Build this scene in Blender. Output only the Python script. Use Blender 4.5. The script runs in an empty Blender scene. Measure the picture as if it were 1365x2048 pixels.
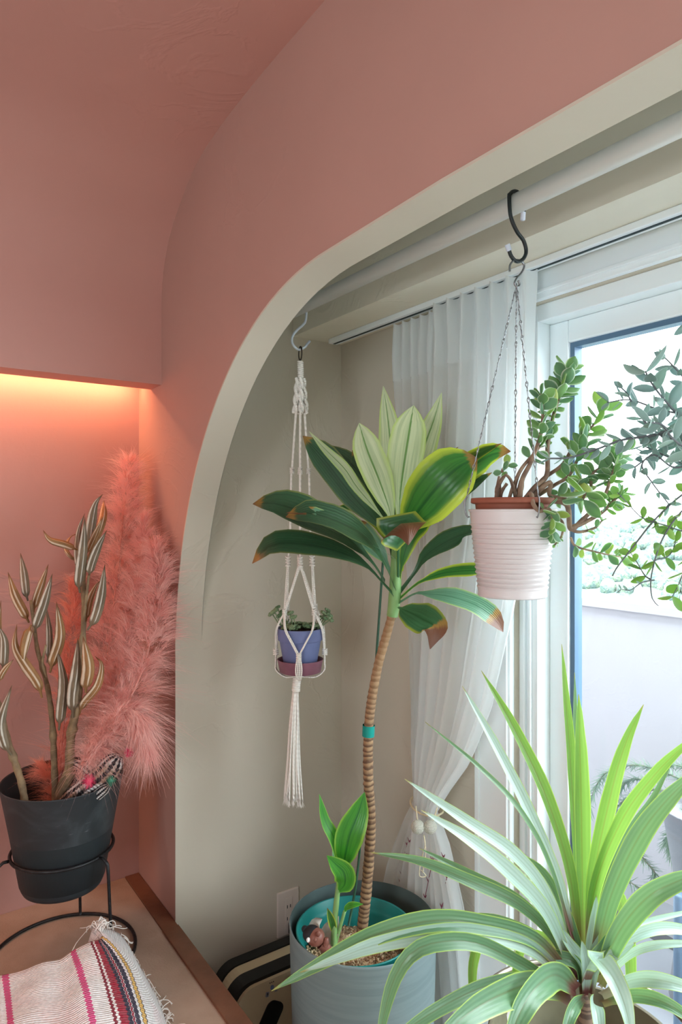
import bpy, bmesh, math, random
from mathutils import Vector as V, Matrix, Quaternion
random.seed(7)
R = math.radians
sc = bpy.context.scene
col = sc.collection

# ------------------------------------------------------------------ camera
H = 1.41                                    # eye height above the floor
CAM = V((-0.65, 0.0, H))
YAW = R(34.6)
FW = V((math.sin(YAW), math.cos(YAW), 0))
RT = V((math.cos(YAW), -math.sin(YAW), 0))
F = 1365.0
cd = bpy.data.cameras.new('camera'); cam = bpy.data.objects.new('camera', cd); col.objects.link(cam)
cd.sensor_fit = 'VERTICAL'; cd.sensor_height = 36; cd.sensor_width = 24; cd.lens = 36 * F / 2048
cd.shift_y = 6 / 2048; cd.clip_start = .02; cd.clip_end = 500
cam.location = CAM; cam.rotation_euler = (R(90), 0, -YAW)
sc.camera = cam

# ------------------------------------------------------------------ world, lights, exposure
w = bpy.data.worlds.new('overcast_sky'); sc.world = w; w.use_nodes = True
nt = w.node_tree; bg = nt.nodes['Background']
bg.inputs[0].default_value = (.87, .955, 1, 1); bg.inputs[1].default_value = 10.0
sc.view_settings.view_transform = 'Standard'; sc.view_settings.look = 'None'
sc.view_settings.exposure = 0.17; sc.view_settings.gamma = 1; sc.view_settings.use_curve_mapping = False

def area(name, loc, rot, size, energy, color, portal=False):
    l = bpy.data.lights.new(name, 'AREA'); l.shape = 'RECTANGLE'; l.size, l.size_y = size
    l.energy = energy; l.color = color
    o = bpy.data.objects.new(name, l); col.objects.link(o); o.location = loc; o.rotation_euler = rot
    if portal: l.cycles.is_portal = True
    return o
# daylight enters by the balcony door (sampling portal only, gives no light of its own)
area('balcony_door_portal', (.71, -.59, .95), (0, R(90), 0), (1.85, 3.25), 1, (1, 1, 1), True)
area('added_window_portal', (-2.37, -.4, 1.43), (0, R(-90), 0), (.95, .9), 1, (1, 1, 1), True)  # portal of the unseen side window added for more daylight
# unseen fill light added under the ceiling, behind the camera
area('room_fill_light', (-1.25, -.9, 2.27), (0, 0, 0), (.7, .7), 2.5, (1, .96, .93))
# LED strip hidden behind the drop of the niche
area('niche_led_light', (-.95, 1.945, 1.80), (R(14), 0, 0), (1.85, .02), 5.5, (1, .45, .22))

# ------------------------------------------------------------------ helpers: pixel + distance -> point of the room
def ray(px, py):
    return FW + RT * ((px - 682.5) / F) + V((0, 0, (1030 - py) / F))
def P(px, py, t): return CAM + ray(px, py) * t
def PX(px, py, x): d = ray(px, py); return CAM + d * ((x - CAM.x) / d.x)
def PY(px, py, y): d = ray(px, py); return CAM + d * ((y - CAM.y) / d.y)
def PZ(px, py, z): d = ray(px, py); return CAM + d * ((z - CAM.z) / d.z)
def PP(l): return [P(*q) for q in l]

def spline(pts, n):
    pts = [V(p) for p in pts]
    if len(pts) == 2: return [pts[0].lerp(pts[1], i / (n - 1)) for i in range(n)]
    e = [pts[0] * 2 - pts[1]] + pts + [pts[-1] * 2 - pts[-2]]
    L = [0]
    for a, b in zip(pts, pts[1:]): L.append(L[-1] + max((b - a).length, 1e-6))
    out = []
    for i in range(n):
        s = L[-1] * i / (n - 1); k = 0
        while k < len(pts) - 2 and s > L[k + 1]: k += 1
        u = (s - L[k]) / (L[k + 1] - L[k])
        a, b, c, d = e[k:k + 4]
        out.append(.5 * ((2 * b) + (c - a) * u + (2 * a - 5 * b + 4 * c - d) * u * u + (3 * b - a - 3 * c + d) * u ** 3))
    return out
def interp(tab, v):
    for (a, x), (b, y) in zip(tab, tab[1:]):
        if v <= b: return x + (y - x) * ((v - a) / max(b - a, 1e-9))
    return tab[-1][1]

class MB:
    """collects one mesh: vertices, faces, uvs"""
    def __init__(s): s.v, s.f, s.uv, s.mi = [], [], [], []
    def add(s, vs, fs, uvs=None, m=0):
        k = len(s.v); s.v += [tuple(x) for x in vs]
        for i, f in enumerate(fs):
            s.f.append([k + j for j in f]); s.mi.append(m)
            s.uv.append([uvs[j] for j in f] if uvs and not isinstance(uvs[0][0], (list, tuple)) else (uvs[i] if uvs else [(0, 0)] * len(f)))
        return s
    def box(s, a, b, m=0):
        x0, y0, z0 = [min(p, q) for p, q in zip(a, b)]; x1, y1, z1 = [max(p, q) for p, q in zip(a, b)]
        return s.add([(x0,y0,z0),(x1,y0,z0),(x1,y1,z0),(x0,y1,z0),(x0,y0,z1),(x1,y0,z1),(x1,y1,z1),(x0,y1,z1)],
              [(0,3,2,1),(4,5,6,7),(0,1,5,4),(1,2,6,5),(2,3,7,6),(3,0,4,7)], [[(0,0),(1,0),(1,1),(0,1)]] * 6, m)
    def grid(s, rows, closed=False, m=0, vv=None):
        n, k = len(rows), len(rows[0]); base = [p for r in rows for p in r]; fs, uvs = [], []
        kk = k if closed else k - 1
        for i in range(n - 1):
            for j in range(kk):
                j2 = (j + 1) % k
                fs.append((i * k + j, i * k + j2, (i + 1) * k + j2, (i + 1) * k + j))
                a, b = j / kk, (j + 1) / kk; c, d = (vv[i], vv[i + 1]) if vv else (i / (n - 1), (i + 1) / (n - 1))
                uvs.append([(a, c), (b, c), (b, d), (a, d)])
        return s.add(base, fs, uvs, m)
    def tube(s, pts, r, k=8, caps=True, m=0, ell=1):
        pts = [V(p) for p in pts]; n = len(pts)
        rr = r if isinstance(r, (list, tuple)) else [r] * n
        t0 = (pts[1] - pts[0]).normalized(); u = t0.orthogonal().normalized(); rows = []
        for i in range(n):
            t = (pts[min(i + 1, n - 1)] - pts[max(i - 1, 0)])
            t = t.normalized() if t.length > 1e-9 else t0
            u = (u - t * u.dot(t)); u = u.normalized() if u.length > 1e-6 else t.orthogonal().normalized()
            b = t.cross(u)
            rows.append([pts[i] + (u * math.cos(a) * ell + b * math.sin(a)) * rr[i] for a in [2 * math.pi * j / k for j in range(k)]])
        s.grid(rows, True, m)
        if caps:
            q = len(s.v) - n * k
            for ring in (range(k), range((n - 1) * k, n * k)):
                s.f.append([q + j for j in ring]); s.uv.append([(.5, .5)] * k); s.mi.append(m)
        return s
    def lathe(s, prof, c, k=40, m=0):
        c = V(c)
        return s.grid([[c + V((r * math.cos(a), r * math.sin(a), z)) for a in [2 * math.pi * j / k for j in range(k)]] for r, z in prof], True, m)
    def ball(s, c, r, k=10, n=7, m=0):
        c = V(c); r = r if isinstance(r, (tuple, list)) else (r, r, r)
        return s.grid([[c + V((r[0] * math.sin(p) * math.cos(a), r[1] * math.sin(p) * math.sin(a), r[2] * math.cos(p))) for a in [2 * math.pi * j / k for j in range(k)]]
                for p in [math.pi * (i + .02) / (n + .04) for i in range(n + 1)]], True, m)
    def ribbon(s, pts, w, nrm):
        nrm = V(nrm); rows = []
        for i, p in enumerate(pts):
            t = pts[min(i + 1, len(pts) - 1)] - pts[max(i - 1, 0)]
            sd = t.cross(nrm); sd = sd.normalized() if sd.length > 1e-9 else V((1, 0, 0))
            ww = w * (1 - .8 * i / (len(pts) - 1)) * .5
            rows.append([p - sd * ww, p + sd * ww])
        return s.grid(rows)
    def mesh(s, name, mats, smooth=True):
        me = bpy.data.meshes.new(name); me.from_pydata(s.v, [], s.f)
        ul = me.uv_layers.new(name='UVMap'); flat = [c for f in s.uv for q in f for c in q]
        ul.data.foreach_set('uv', flat)
        for m in (mats if isinstance(mats, (list, tuple)) else [mats]): me.materials.append(m)
        me.polygons.foreach_set('material_index', s.mi)
        me.polygons.foreach_set('use_smooth', [smooth] * len(s.f)); me.update()
        return me
    def build(s, name, mats, parent=None, smooth=True, kind=None, label=None, bevel=0):
        me = s.mesh(name, mats, smooth)
        if not smooth or bevel:
            bm = bmesh.new(); bm.from_mesh(me); bmesh.ops.recalc_face_normals(bm, faces=bm.faces)
            if bevel: bmesh.ops.bevel(bm, geom=list(bm.edges), offset=bevel, segments=2, affect='EDGES', profile=.5, clamp_overlap=True)
            bm.to_mesh(me); bm.free()
        o = bpy.data.objects.new(name, me); link(o, parent)
        if kind: o['kind'] = kind
        if label: o['label'] = label
        return o

def world_loc(o):
    p = V(o.location)
    while o.parent: o = o.parent; p = p + o.location if False else p
    return p
ORG = {}
def link(o, parent=None, M=None):
    col.objects.link(o)
    if M is not None: o.matrix_basis = M
    if parent is not None:
        o.parent = parent
        o.matrix_parent_inverse = Matrix.Translation(-V(ORG.get(parent.name, (0, 0, 0))))
    return o
def thing(name, label, cat, loc, group=None):
    o = bpy.data.objects.new(name, None); o.empty_display_size = .05; o.location = loc; col.objects.link(o)
    ORG[o.name] = V(loc); return tag(o, label, cat, group)
def tag(o, label, cat, group=None):
    o['label'] = label; o['category'] = cat
    if group: o['group'] = group
    return o
def struct(o): o['kind'] = 'structure'; return o
def copy_obj(o, parent=None, M=None):
    c = o.copy(); return link(c, parent, M)

# ------------------------------------------------------------------ materials
def srgb(r, g, b):
    f = lambda c: c / 12.92 if c <= .04045 else ((c + .055) / 1.055) ** 2.4
    return (f(r / 255), f(g / 255), f(b / 255), 1)
class NT:
    def __init__(s, name):
        s.m = bpy.data.materials.new(name); s.m.use_nodes = True; s.t = s.m.node_tree; s.b = s.t.nodes['Principled BSDF']; s.o = s.t.nodes['Material Output']
    def n(s, typ, ins=None, **kw):
        x = s.t.nodes.new(typ)
        for k, v in kw.items(): setattr(x, k, v)
        for k, v in (ins or {}).items(): s.set(x.inputs[k], v)
        return x
    def set(s, inp, v):
        if hasattr(v, 'outputs'): v = v.outputs[0]
        if isinstance(v, bpy.types.NodeSocket): s.t.links.new(v, inp)
        else: inp.default_value = v
    def math(s, op, a, b=0.0, c=None):
        x = s.n('ShaderNodeMath', {0: a, 1: b}, operation=op)
        if c is not None: s.set(x.inputs[2], c)
        return x
    def mix(s, f, a, b):
        x = s.n('ShaderNodeMix', data_type='RGBA'); s.set(x.inputs[0], f); s.set(x.inputs[6], a); s.set(x.inputs[7], b); return x.outputs[2]
    def step(s, v, a, b): return s.n('ShaderNodeMapRange', {0: v, 1: a, 2: b}, interpolation_type='SMOOTHSTEP').outputs[0]
    def noise(s, scale, detail=3, vec=None, dist=0):
        x = s.n('ShaderNodeTexNoise', {'Scale': scale, 'Detail': detail, 'Distortion': dist})
        if vec is None: vec = s.n('ShaderNodeTexCoord').outputs['Object']
        s.set(x.inputs['Vector'], vec); return x.outputs[0]
    def uv(s):
        x = s.n('ShaderNodeSeparateXYZ', {0: s.n('ShaderNodeUVMap').outputs[0]}); return x.outputs[0], x.outputs[1]
    def col(s, v): s.set(s.b.inputs['Base Color'], v)
    def bump(s, h, st=.3, d=.01): s.set(s.b.inputs['Normal'], s.n('ShaderNodeBump', {'Height': h, 'Strength': st, 'Distance': d}))
    def translucent(s, c, f):
        tr = s.n('ShaderNodeBsdfTranslucent'); s.set(tr.inputs[0], c)
        mx = s.n('ShaderNodeMixShader', {0: f, 1: s.b.outputs[0], 2: tr.outputs[0]}); s.set(s.o.inputs[0], mx); return mx
def mat(name, c, rough=.6, var=0, vs=8, bump=0, bs=60, metal=0, spec=.4, c2=None):
    k = NT(name); k.b.inputs['Roughness'].default_value = rough; k.b.inputs['Metallic'].default_value = metal
    k.b.inputs['Specular IOR Level'].default_value = spec
    if var or c2:
        c2 = c2 or tuple(min(1, x * (1 - var)) for x in c[:3]) + (1,)
        k.col(k.mix(k.step(k.noise(vs, 4), .35, .65), c, c2))
    else: k.col(c)
    if bump: k.bump(k.noise(bs, 4), bump, .004)
    return k.m
def plaster(name, c, marks=.25):
    k = NT(name); k.b.inputs['Roughness'].default_value = .75; k.b.inputs['Specular IOR Level'].default_value = .25
    a = k.noise(2.2, 5, dist=2.5); b = k.noise(45, 3)
    tro = k.math('MULTIPLY', k.step(k.math('ABSOLUTE', k.math('SUBTRACT', a, .5)), .03, 0), k.step(k.noise(1.3, 2), .5, .62))
    k.col(k.mix(k.step(k.noise(3, 3), .3, .7), c, tuple(x * .96 for x in c[:3]) + (1,)))
    k.bump(k.math('ADD', k.math('MULTIPLY', b, .35), k.math('MULTIPLY', tro, 1.2)), marks, .004)
    return k.m
def leafmat(name, mid, base, margin, tip=None, tip0=.93, mw=.16, trans=.3, streak=.25, rough=.35, tcol=None, vein=True):
    k = NT(name); u, v = k.uv(); k.b.inputs['Roughness'].default_value = rough
    e = k.math('MULTIPLY', k.math('ABSOLUTE', k.math('SUBTRACT', u, .5)), 2.0)
    cmb = k.n('ShaderNodeCombineXYZ', {0: k.math('MULTIPLY', u, 9), 1: k.math('MULTIPLY', v, 1.2)})
    oi = k.n('ShaderNodeObjectInfo'); k.set(cmb.inputs[2], k.math('MULTIPLY', oi.outputs['Random'], 20))
    st = k.noise(1.6, 3, cmb.outputs[0])
    c = k.mix(k.math('MULTIPLY', k.step(st, .42, .62), streak), base, mid)
    c = k.mix(k.step(k.math('ADD', e, k.math('MULTIPLY', k.math('SUBTRACT', st, .5), .35)), 1 - mw * 1.5, 1 - mw * .2), c, margin)
    if vein: c = k.mix(k.step(e, .10, .02), c, mid)
    if tip: 
        c = k.mix(k.step(k.math('ADD', v, k.math('MULTIPLY', k.math('SUBTRACT', st, .5), .07)), tip0 - .03, tip0 - .005), c, srgb(150, 116, 58))
        c = k.mix(k.step(k.math('ADD', v, k.math('MULTIPLY', k.math('SUBTRACT', st, .5), .07)), tip0, tip0 + .05), c, tip)
    k.col(c)
    k.bump(k.math('SINE', k.math('MULTIPLY', u, 70)), .12, .002)
    if trans: k.translucent(k.mix(.5, c, tcol) if tcol else c, trans)
    return k.m

WHITE = plaster('beige_wall_paint', srgb(206, 198, 182), .25)
LIGHT = plaster('white_room_paint', srgb(236, 236, 232), .1)
PINK = plaster('salmon_wall_paint', srgb(198, 149, 139), .12)
PINKB = plaster('salmon_niche_paint', srgb(198, 149, 139), .4)
PINK2 = plaster('pale_salmon_paint', srgb(187, 147, 136), .15)
CREAM = plaster('cream_ceiling_paint', srgb(232, 228, 212), .3)
FRAME = mat('window_frame_white', srgb(242, 251, 255), .35, spec=.5)
GASKET = mat('window_gasket', srgb(92, 122, 150), .4)
TRACKDK = mat('track_slot_dark', srgb(40, 60, 66), .5)
FLOOR = mat('floor_wood', srgb(206, 198, 186), .5, .2, 5)
FELT = mat('felt_top', srgb(184, 160, 142), .95, vs=7, c2=srgb(170, 146, 128), bump=.4, bs=220)
WOOD = mat('dark_wood_edge', srgb(126, 84, 62), .5, .25, 12, .15, 90)
BLACKPOT = None

# ------------------------------------------------------------------ room shell
YB = 1.697       # end wall of the window bay
YN = 1.99        # back of the niche
XW = .52         # window wall
ZC = 2.304       # ceiling
# arch curve in the dividing wall (y, z)
ZL = H + .70 * .65
arch = []
for i in range(33):
    a = math.pi / 2 * i / 32
    arch.append((.975 + .722 * math.sin(a) ** .98, H - .39 + (ZL - H + .39) * math.cos(a)))
arch[-1] = (YB, H - .39)
y_in = -2.15
TH = .07
def arch_wall():
    m = MB()
    # face outline split into quads: columns along the arch up to the ceiling
    cols = [(y_in, ZL), (.3, ZL + .004), (.7, ZL + .006)] + arch
    for x, flip in ((0, 0), (TH, 1)):
        for (ya, za), (yb, zb) in zip(cols, cols[1:]):
            if yb - ya < 1e-6: continue
            q = [(x, ya, za), (x, yb, zb), (x, yb, ZC + .05), (x, ya, ZC + .05)]
            m.add(q, [(3, 2, 1, 0) if flip else (0, 1, 2, 3)])
    # pier towards the niche and pier behind the camera
    m.box((0, YB, 0), (TH, YN + .06, ZC + .05)); m.box((0, -2.3, 0), (TH, y_in, ZC + .05))
    o = m.build('wall_arch', PINK2, smooth=False)
    # the white painted inside of the arch, a thin skin standing 1 mm proud
    m = MB(); rows = []
    pts = [(y_in, ZL), (.3, ZL + .004), (.7, ZL + .006)] + arch[:-1] + [(YB - .0005, H - .36)]
    sp = []
    for i, (y, z) in enumerate(pts):
        a = V(pts[max(i - 1, 0)]); b = V(pts[min(i + 1, len(pts) - 1)]); t = (b - a).normalized(); nn = V((t[1], -t[0]))
        if nn[1] > 0 or nn[0] > .5: nn = -nn
        sp.append((V((y, z)), nn))
    for p, nn in sp:
        q = p + nn * .0015; r = p
        rows.append([V((-.0012, r[0] - nn[0] * .003, r[1] - nn[1] * .003)), V((-.0012, q[0], q[1])), V((TH, q[0], q[1])), V((TH + .001, r[0] - nn[0] * .012, r[1] - nn[1] * .012))])
    for j in range(3): m.grid([[q[j], q[j + 1]] for q in rows])
    r = m.build('trim_1', WHITE)
    struct(o); struct(r)
    m = MB()
    for (ya, za), (yb, zb) in zip(cols, cols[1:]):
        if yb - ya > 1e-6: m.add([(TH + .0015, ya, za), (TH + .0015, yb, zb), (TH + .0015, yb, ZC), (TH + .0015, ya, ZC)], [(3, 2, 1, 0)])
    struct(m.build('trim_6', LIGHT, smooth=False))
arch_wall()
# ceiling with cove: profile (y, z) swept along x
cove = [(1.80, 1.763), (1.80, 1.85), (1.80, 1.95), (1.797, 2.02), (1.772, 2.095), (1.716, 2.167), (1.582, 2.250), (1.45, 2.2835), (1.231, 2.300), (.99, ZC), (.5, ZC), (-2.3, ZC)]
c2 = [V((0, y, z)) for y, z in cove[:10]]; c2 = [(p.y, p.z) for p in spline(c2, 40)] + cove[10:]
m = MB(); m.grid([[(x, y, z) for x in (-2.3, -1.2, -.4, 0)] for y, z in c2])
struct(m.build('ceiling', PINK))
m = MB(); m.grid([[(x, y, z) for x in (-2.3, -1.2, -.4, 0)] for y, z in [(1.80, 1.763), (1.885, 1.763), (1.885, 1.86), (YN, 1.875)]])
struct(m.build('trim_2', PINK, smooth=False))
struct(MB().box((-2.3, YN, 0), (0, YN + .06, 1.9)).build('wall_back', PINKB, smooth=False))
struct(MB().box((-2.36, -2.3, 0), (-2.3, -.85, ZC)).box((-2.36, .05, 0), (-2.3, YN + .06, ZC)).box((-2.36, -.85, 0), (-2.3, .05, .95)).box((-2.36, -.85, 1.90), (-2.3, .05, ZC)).build('wall_left', LIGHT, smooth=False))
struct(MB().box((-2.35, -.85, .95), (-2.31, -.81, 1.90)).box((-2.35, .01, .95), (-2.31, .05, 1.90)).box((-2.35, -.81, .95), (-2.31, .01, .99)).box((-2.35, -.81, 1.86), (-2.31, .01, 1.90)).build('window_added', FRAME, smooth=False))  # unseen window, added so daylight reaches the faces turned to the room
struct(MB().box((-2.36, -2.36, 0), (TH, -2.3, ZC)).build('wall_rear', LIGHT, smooth=False))
struct(MB().box((-2.36, -2.36, -.06), (.60, YN, 0)).build('floor', FLOOR, smooth=False))
struct(MB().box((TH, YB - .0022, 0), (.66, YB + .06, ZC)).box((-.0008, YB - .0022, 0), (TH, YB - .0002, H - .352)).build('wall_bay_end', WHITE, smooth=False))
struct(MB().box((TH, -2.36, 0), (.66, -2.3, ZC)).build('wall_bay_near', WHITE, smooth=False))
XB = .351; ZS = H + .5135
struct(MB().box((TH, -2.3, 2.296), (XB, YB, 2.34)).build('trim_3', CREAM, smooth=False))        # bay ceiling
struct(MB().box((XB, -2.3, ZS), (XW + .14, YB, 2.34)).build('trim_4', CREAM, smooth=False))     # dropped beam over the door
# window wall with the opening for the balcony door
YO, YO2, ZO = 1.022, -2.2, 1.862
m = MB(); m.box((XW, YO, 0), (.66, YB, ZS)).box((XW, -2.3, 0), (.66, YO2, ZS)).box((XW, YO2, ZO), (.66, YO, ZS)).box((XW, YO2, -.02), (.66, YO, .03))
struct(m.build('wall_window', WHITE, smooth=False))
# casing around the opening
m = MB(); m.box((XW - .014, YO, 0), (XW, 1.125, ZS)).box((XW - .014, YO2, ZO), (XW, YO, ZS - .001)).box((XW - .02, YO2, ZO + .012), (XW - .012, YO, ZO + .02))
m.box((XW - .019, YO + .006, 0), (XW - .012, YO + .012, ZO)).box((XW - .019, 1.113, 0), (XW - .012, 1.125, ZS))
struct(m.build('trim_5', FRAME, smooth=False, bevel=.002))
# the sliding balcony door
win = thing('window_1', '', '', (.58, .06, .03)); del win['label']; del win['category']; win['kind'] = 'structure'
m = MB(); m.box((.535, .971, .03), (.66, YO, ZO)).box((.535, YO2, .03), (.66, YO2 + .05, ZO)).box((.535, YO2 + .05, 1.826), (.66, .971, ZO)).box((.535, YO2 + .05, .03), (.66, .971, .06))
m.box((.528, 1.000, .03), (.536, 1.006, ZO)).box((.528, .985, .03), (.536, .991, ZO))
m.build('window_frame', FRAME, win, smooth=False, bevel=.002)
def sash(x0, x1, ya, yb):
    s = .048
    m = MB(); m.box((x0, ya, .06), (x1, ya + s, 1.826)).box((x0, yb - s, .06), (x1, yb, 1.826)).box((x0, ya + s, 1.826 - s), (x1, yb - s, 1.826)).box((x0, ya + s, .06), (x1, yb - s, .13))
    o = m.build('window_sash', FRAME, win, smooth=False, bevel=.003)
    g = .011; xa, xb = x0 + .008, x1 - .004
    m = MB(); a, b, c, d = ya + s, yb - s, .13, 1.826 - s
    m.box((xa, a, c), (xb, a + g, d)).box((xa, b - g, c), (xb, b, d)).box((xa, a + g, d - g), (xb, b - g, d)).box((xa, a + g, c), (xb, b - g, c + g))
    m.build('window_gasket', GASKET, win, smooth=False)
    k = NT('window_glass'); tr = k.n('ShaderNodeBsdfTransparent', {0: (.97, .99, .99, 1)}); gl = k.n('ShaderNodeBsdfGlossy', {'Roughness': .02})
    fr = k.math('MULTIPLY_ADD', k.math('POWER', k.n('ShaderNodeLayerWeight', {0: .5}).outputs[1], 5), .35, .02); k.set(k.o.inputs[0], k.n('ShaderNodeMixShader', {0: fr, 1: tr, 2: gl}))
    MB().box((x0 + .02, a + g * .5, c + g * .5), (x0 + .024, b - g * .5, d - g * .5)).build('window_pane', k.m, win, smooth=False)
sash(.575, .612, .03, .971); sash(.618, .655, -.87, .08); sash(.575, .612, -1.82, -.82); sash(.618, .655, YO2 + .05, -1.77)  # last two sashes, out of view, added to let in more daylight
# curtain track under the beam
tr = thing('curtain_track', 'white curtain track with a dark slot running under the beam over the balcony door', 'curtain track', (.464, .4, ZS))
MB().box((.450, -2.25, ZS - .014), (.480, 1.66, ZS)).build('rail', FRAME, tr, smooth=False, bevel=.002)
MB().box((.461, -2.24, ZS - .0155), (.467, 1.65, ZS - .0135)).build('slot', TRACKDK, tr, smooth=False, label='dark slot of the track')
# balcony and view
PARA = plaster('balcony_render', srgb(180, 177, 181), .08)
TILE = mat('balcony_floor_tile', srgb(134, 136, 142), .6, .12, 3)
struct(MB().box((.60, -3, -.12), (1.70, 6, -.02)).build('floor_balcony', TILE, smooth=False))
struct(MB().box((1.70, -3, -.4), (1.86, 6, 1.05)).box((1.685, -3, 1.05), (1.88, 6, 1.08)).build('wall_balcony', PARA, smooth=False))
struct(MB().box((1.52, -3, -.02), (1.70, 6, .02)).build('baseboard_balcony', mat('gutter_concrete', srgb(118, 120, 124), .8, .15, 6), smooth=False))
struct(MB().box((.66, -3, -.02), (.70, YO2, 2.6)).box((.66, YO, -.02), (.70, 6, 2.6)).box((.66, -3, 1.95), (.70, 6, 2.6)).build('wall_outside', PARA, smooth=False))
# far wooded hill with haze put into its pale colours: one displaced land form with bushy tree crowns
def hill():
    m = MB(); rows = []
    rnd = random.Random(3)
    for i in range(22):
        d = 30 + i * 6; row = []
        for j in range(70):
            y = -70 + j * 5
            h = -16 + 15.2 * (i / 21) ** 1.15 + 2.8 * math.sin(y * .028 + .6) * (i / 21) + 1.2 * math.sin(y * .09 + i)
            row.append((d + 4 * math.sin(y * .05), y, h))
        rows.append(row)
    m.grid(rows)
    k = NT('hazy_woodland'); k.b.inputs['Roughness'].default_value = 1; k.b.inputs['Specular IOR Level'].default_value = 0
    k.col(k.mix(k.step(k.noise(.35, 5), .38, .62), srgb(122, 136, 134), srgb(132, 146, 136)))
    struct(m.build('hill', k.m))
    f = MB()
    for n in range(3800):
        i = rnd.random() ** .8 * 21; y = rnd.uniform(-60, 110); d = 30 + i * 6 + 4 * math.sin(y * .05)
        h = -16 + 15.2 * (i / 21) ** 1.15 + 2.8 * math.sin(y * .028 + .6) * (i / 21) + 1.2 * math.sin(y * .09 + i)
        r = rnd.uniform(.7, 1.7)
        f.ball((d, y, h + r * .3), (r, r, r * rnd.uniform(.8, 1.2)), 7, 5)
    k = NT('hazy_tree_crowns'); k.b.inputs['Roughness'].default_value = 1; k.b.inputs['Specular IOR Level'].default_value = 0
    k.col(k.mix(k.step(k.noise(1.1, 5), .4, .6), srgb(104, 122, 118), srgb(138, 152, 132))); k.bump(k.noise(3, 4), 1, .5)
    o = f.build('woodland', k.m); o['kind'] = 'stuff'; tag(o, 'pale hazy tree crowns covering the hillside beyond the balcony wall', 'trees')
hill()

# ------------------------------------------------------------------ leaves
TOCAM = -FW
def blade(pts, prof, wid, nrm=None, n=16, k=5, fold=.12, curl=0, wave=0, mb=None, thick=0):
    """leaf blade along pts; prof: [(v, half width factor)], wid: full width in metres"""
    sp = spline(pts, n); N = V(nrm) if nrm is not None else TOCAM + V((0, 0, .35)); rows = []
    ph = random.random() * 6
    for i, p in enumerate(sp):
        v = i / (n - 1)
        t = (sp[min(i + 1, n - 1)] - sp[max(i - 1, 0)]).normalized()
        sd = t.cross(N); sd = sd.normalized() if sd.length > 1e-5 else RT.copy()
        up = sd.cross(t).normalized(); hw = max(interp(prof, v) * wid * .5, .0004)
        row = []
        for j in range(k):
            s = 2 * j / (k - 1) - 1
            off = fold * abs(s) * hw + curl * s * s * hw + wave * math.sin(v * 16 + ph + s * 1.5) * abs(s) * hw
            row.append(p + sd * s * hw + up * off)
        rows.append(row)
    mb = mb or MB(); mb.grid(rows); return mb
PETI = [(0, .19), (.18, .14), (.28, .19), (.40, .60), (.55, .93), (.70, 1), (.82, .93), (.91, .66), (.96, .32), (1, .02)]
SESS = [(0, .10), (.08, .22), (.25, .75), (.45, 1), (.62, .95), (.8, .66), (.93, .25), (1, .01)]
STRAP = [(0, .62), (.1, .6), (.3, .85), (.6, 1), (.8, .75), (.93, .36), (1, .01)]
DARKG = leafmat('dark_green_leaf', srgb(40, 70, 46), srgb(56, 92, 62), srgb(112, 122, 70), srgb(104, 62, 42), .965, .09, .2, .5, .28)
MIDG = leafmat('mid_green_leaf', srgb(40, 96, 44), srgb(66, 128, 52), srgb(190, 206, 70), srgb(120, 76, 46), .95, .30, .38, .6, .32)
GREYG = leafmat('grey_green_leaf', srgb(74, 122, 92), srgb(104, 150, 120), srgb(160, 180, 110), srgb(118, 76, 54), .86, .12, .2, .6, .28)
LIME = leafmat('young_lime_leaf', srgb(128, 172, 96), srgb(238, 248, 206), srgb(216, 238, 150), None, .9, .2, .58, .30, .35)
BROWN_D = leafmat('brown_tipped_leaf', srgb(40, 88, 48), srgb(62, 110, 70), srgb(150, 160, 60), srgb(110, 68, 46), .72, .14, .2, .5, .35)
SPROUT = leafmat('sprout_leaf', srgb(36, 112, 40), srgb(70, 150, 46), srgb(140, 190, 70), None, .9, .18, .35, .4, .3)

# ------------------------------------------------------------------ big grey planter with the tall houseplant
PC = P(726, 1840, 1.527); PC.z = .505
pot = thing('planter', 'large grey cylindrical planter holding a teal pot at the end of the bay', 'planter', (PC.x, PC.y, 0))
k = NT('brushed_grey_fibre'); k.b.inputs['Roughness'].default_value = .55
k.col(k.mix(k.step(k.noise(1, 4, k.n('ShaderNodeMapping', {0: k.n('ShaderNodeTexCoord').outputs['Object'], 3: (6, 6, 120)}).outputs[0]), .3, .7), srgb(112, 130, 132), srgb(122, 140, 142)))
GREYPOT = k.m
DKIN = mat('planter_inside_dark', srgb(74, 92, 92), .7, .2, 10)
m = MB(); m.lathe([(.150, 0), (.164, .5), (.1645, .505), (.1625, .506)], (PC.x, PC.y, 0), 72); m.build('planter_wall', GREYPOT, pot)
m = MB(); m.lathe([(.1625, .506), (.1605, .504), (.157, .36), (.150, .012), (0.001, .012)], (PC.x, PC.y, 0), 72); m.build('planter_lining', DKIN, pot, label='dark inside of the planter')
IC = P(704, 1850, 1.50); IC.z = 0
d = V((IC.x - PC.x, IC.y - PC.y, 0)); IC = PC + d.normalized() * min(d.length, .026); IC.z = 0
pl = thing('tall_leafy_houseplant', 'tall bare-stemmed houseplant with broad brown-tipped leaves growing in the grey planter', 'plant', (IC.x, IC.y, .2))
TEAL = mat('teal_plastic', srgb(28, 128, 124), .35, .1, 6)
m = MB(); rows = []
IR = .130
def tealrow(r, z, rib): return [V((IC.x, IC.y, z)) + V(((r + rib * max(0, math.sin(8 * a)) ** 4) * math.cos(a), (r + rib * max(0, math.sin(8 * a)) ** 4) * math.sin(a), 0)) for a in [2 * math.pi * j / 96 for j in range(96)]]
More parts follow.
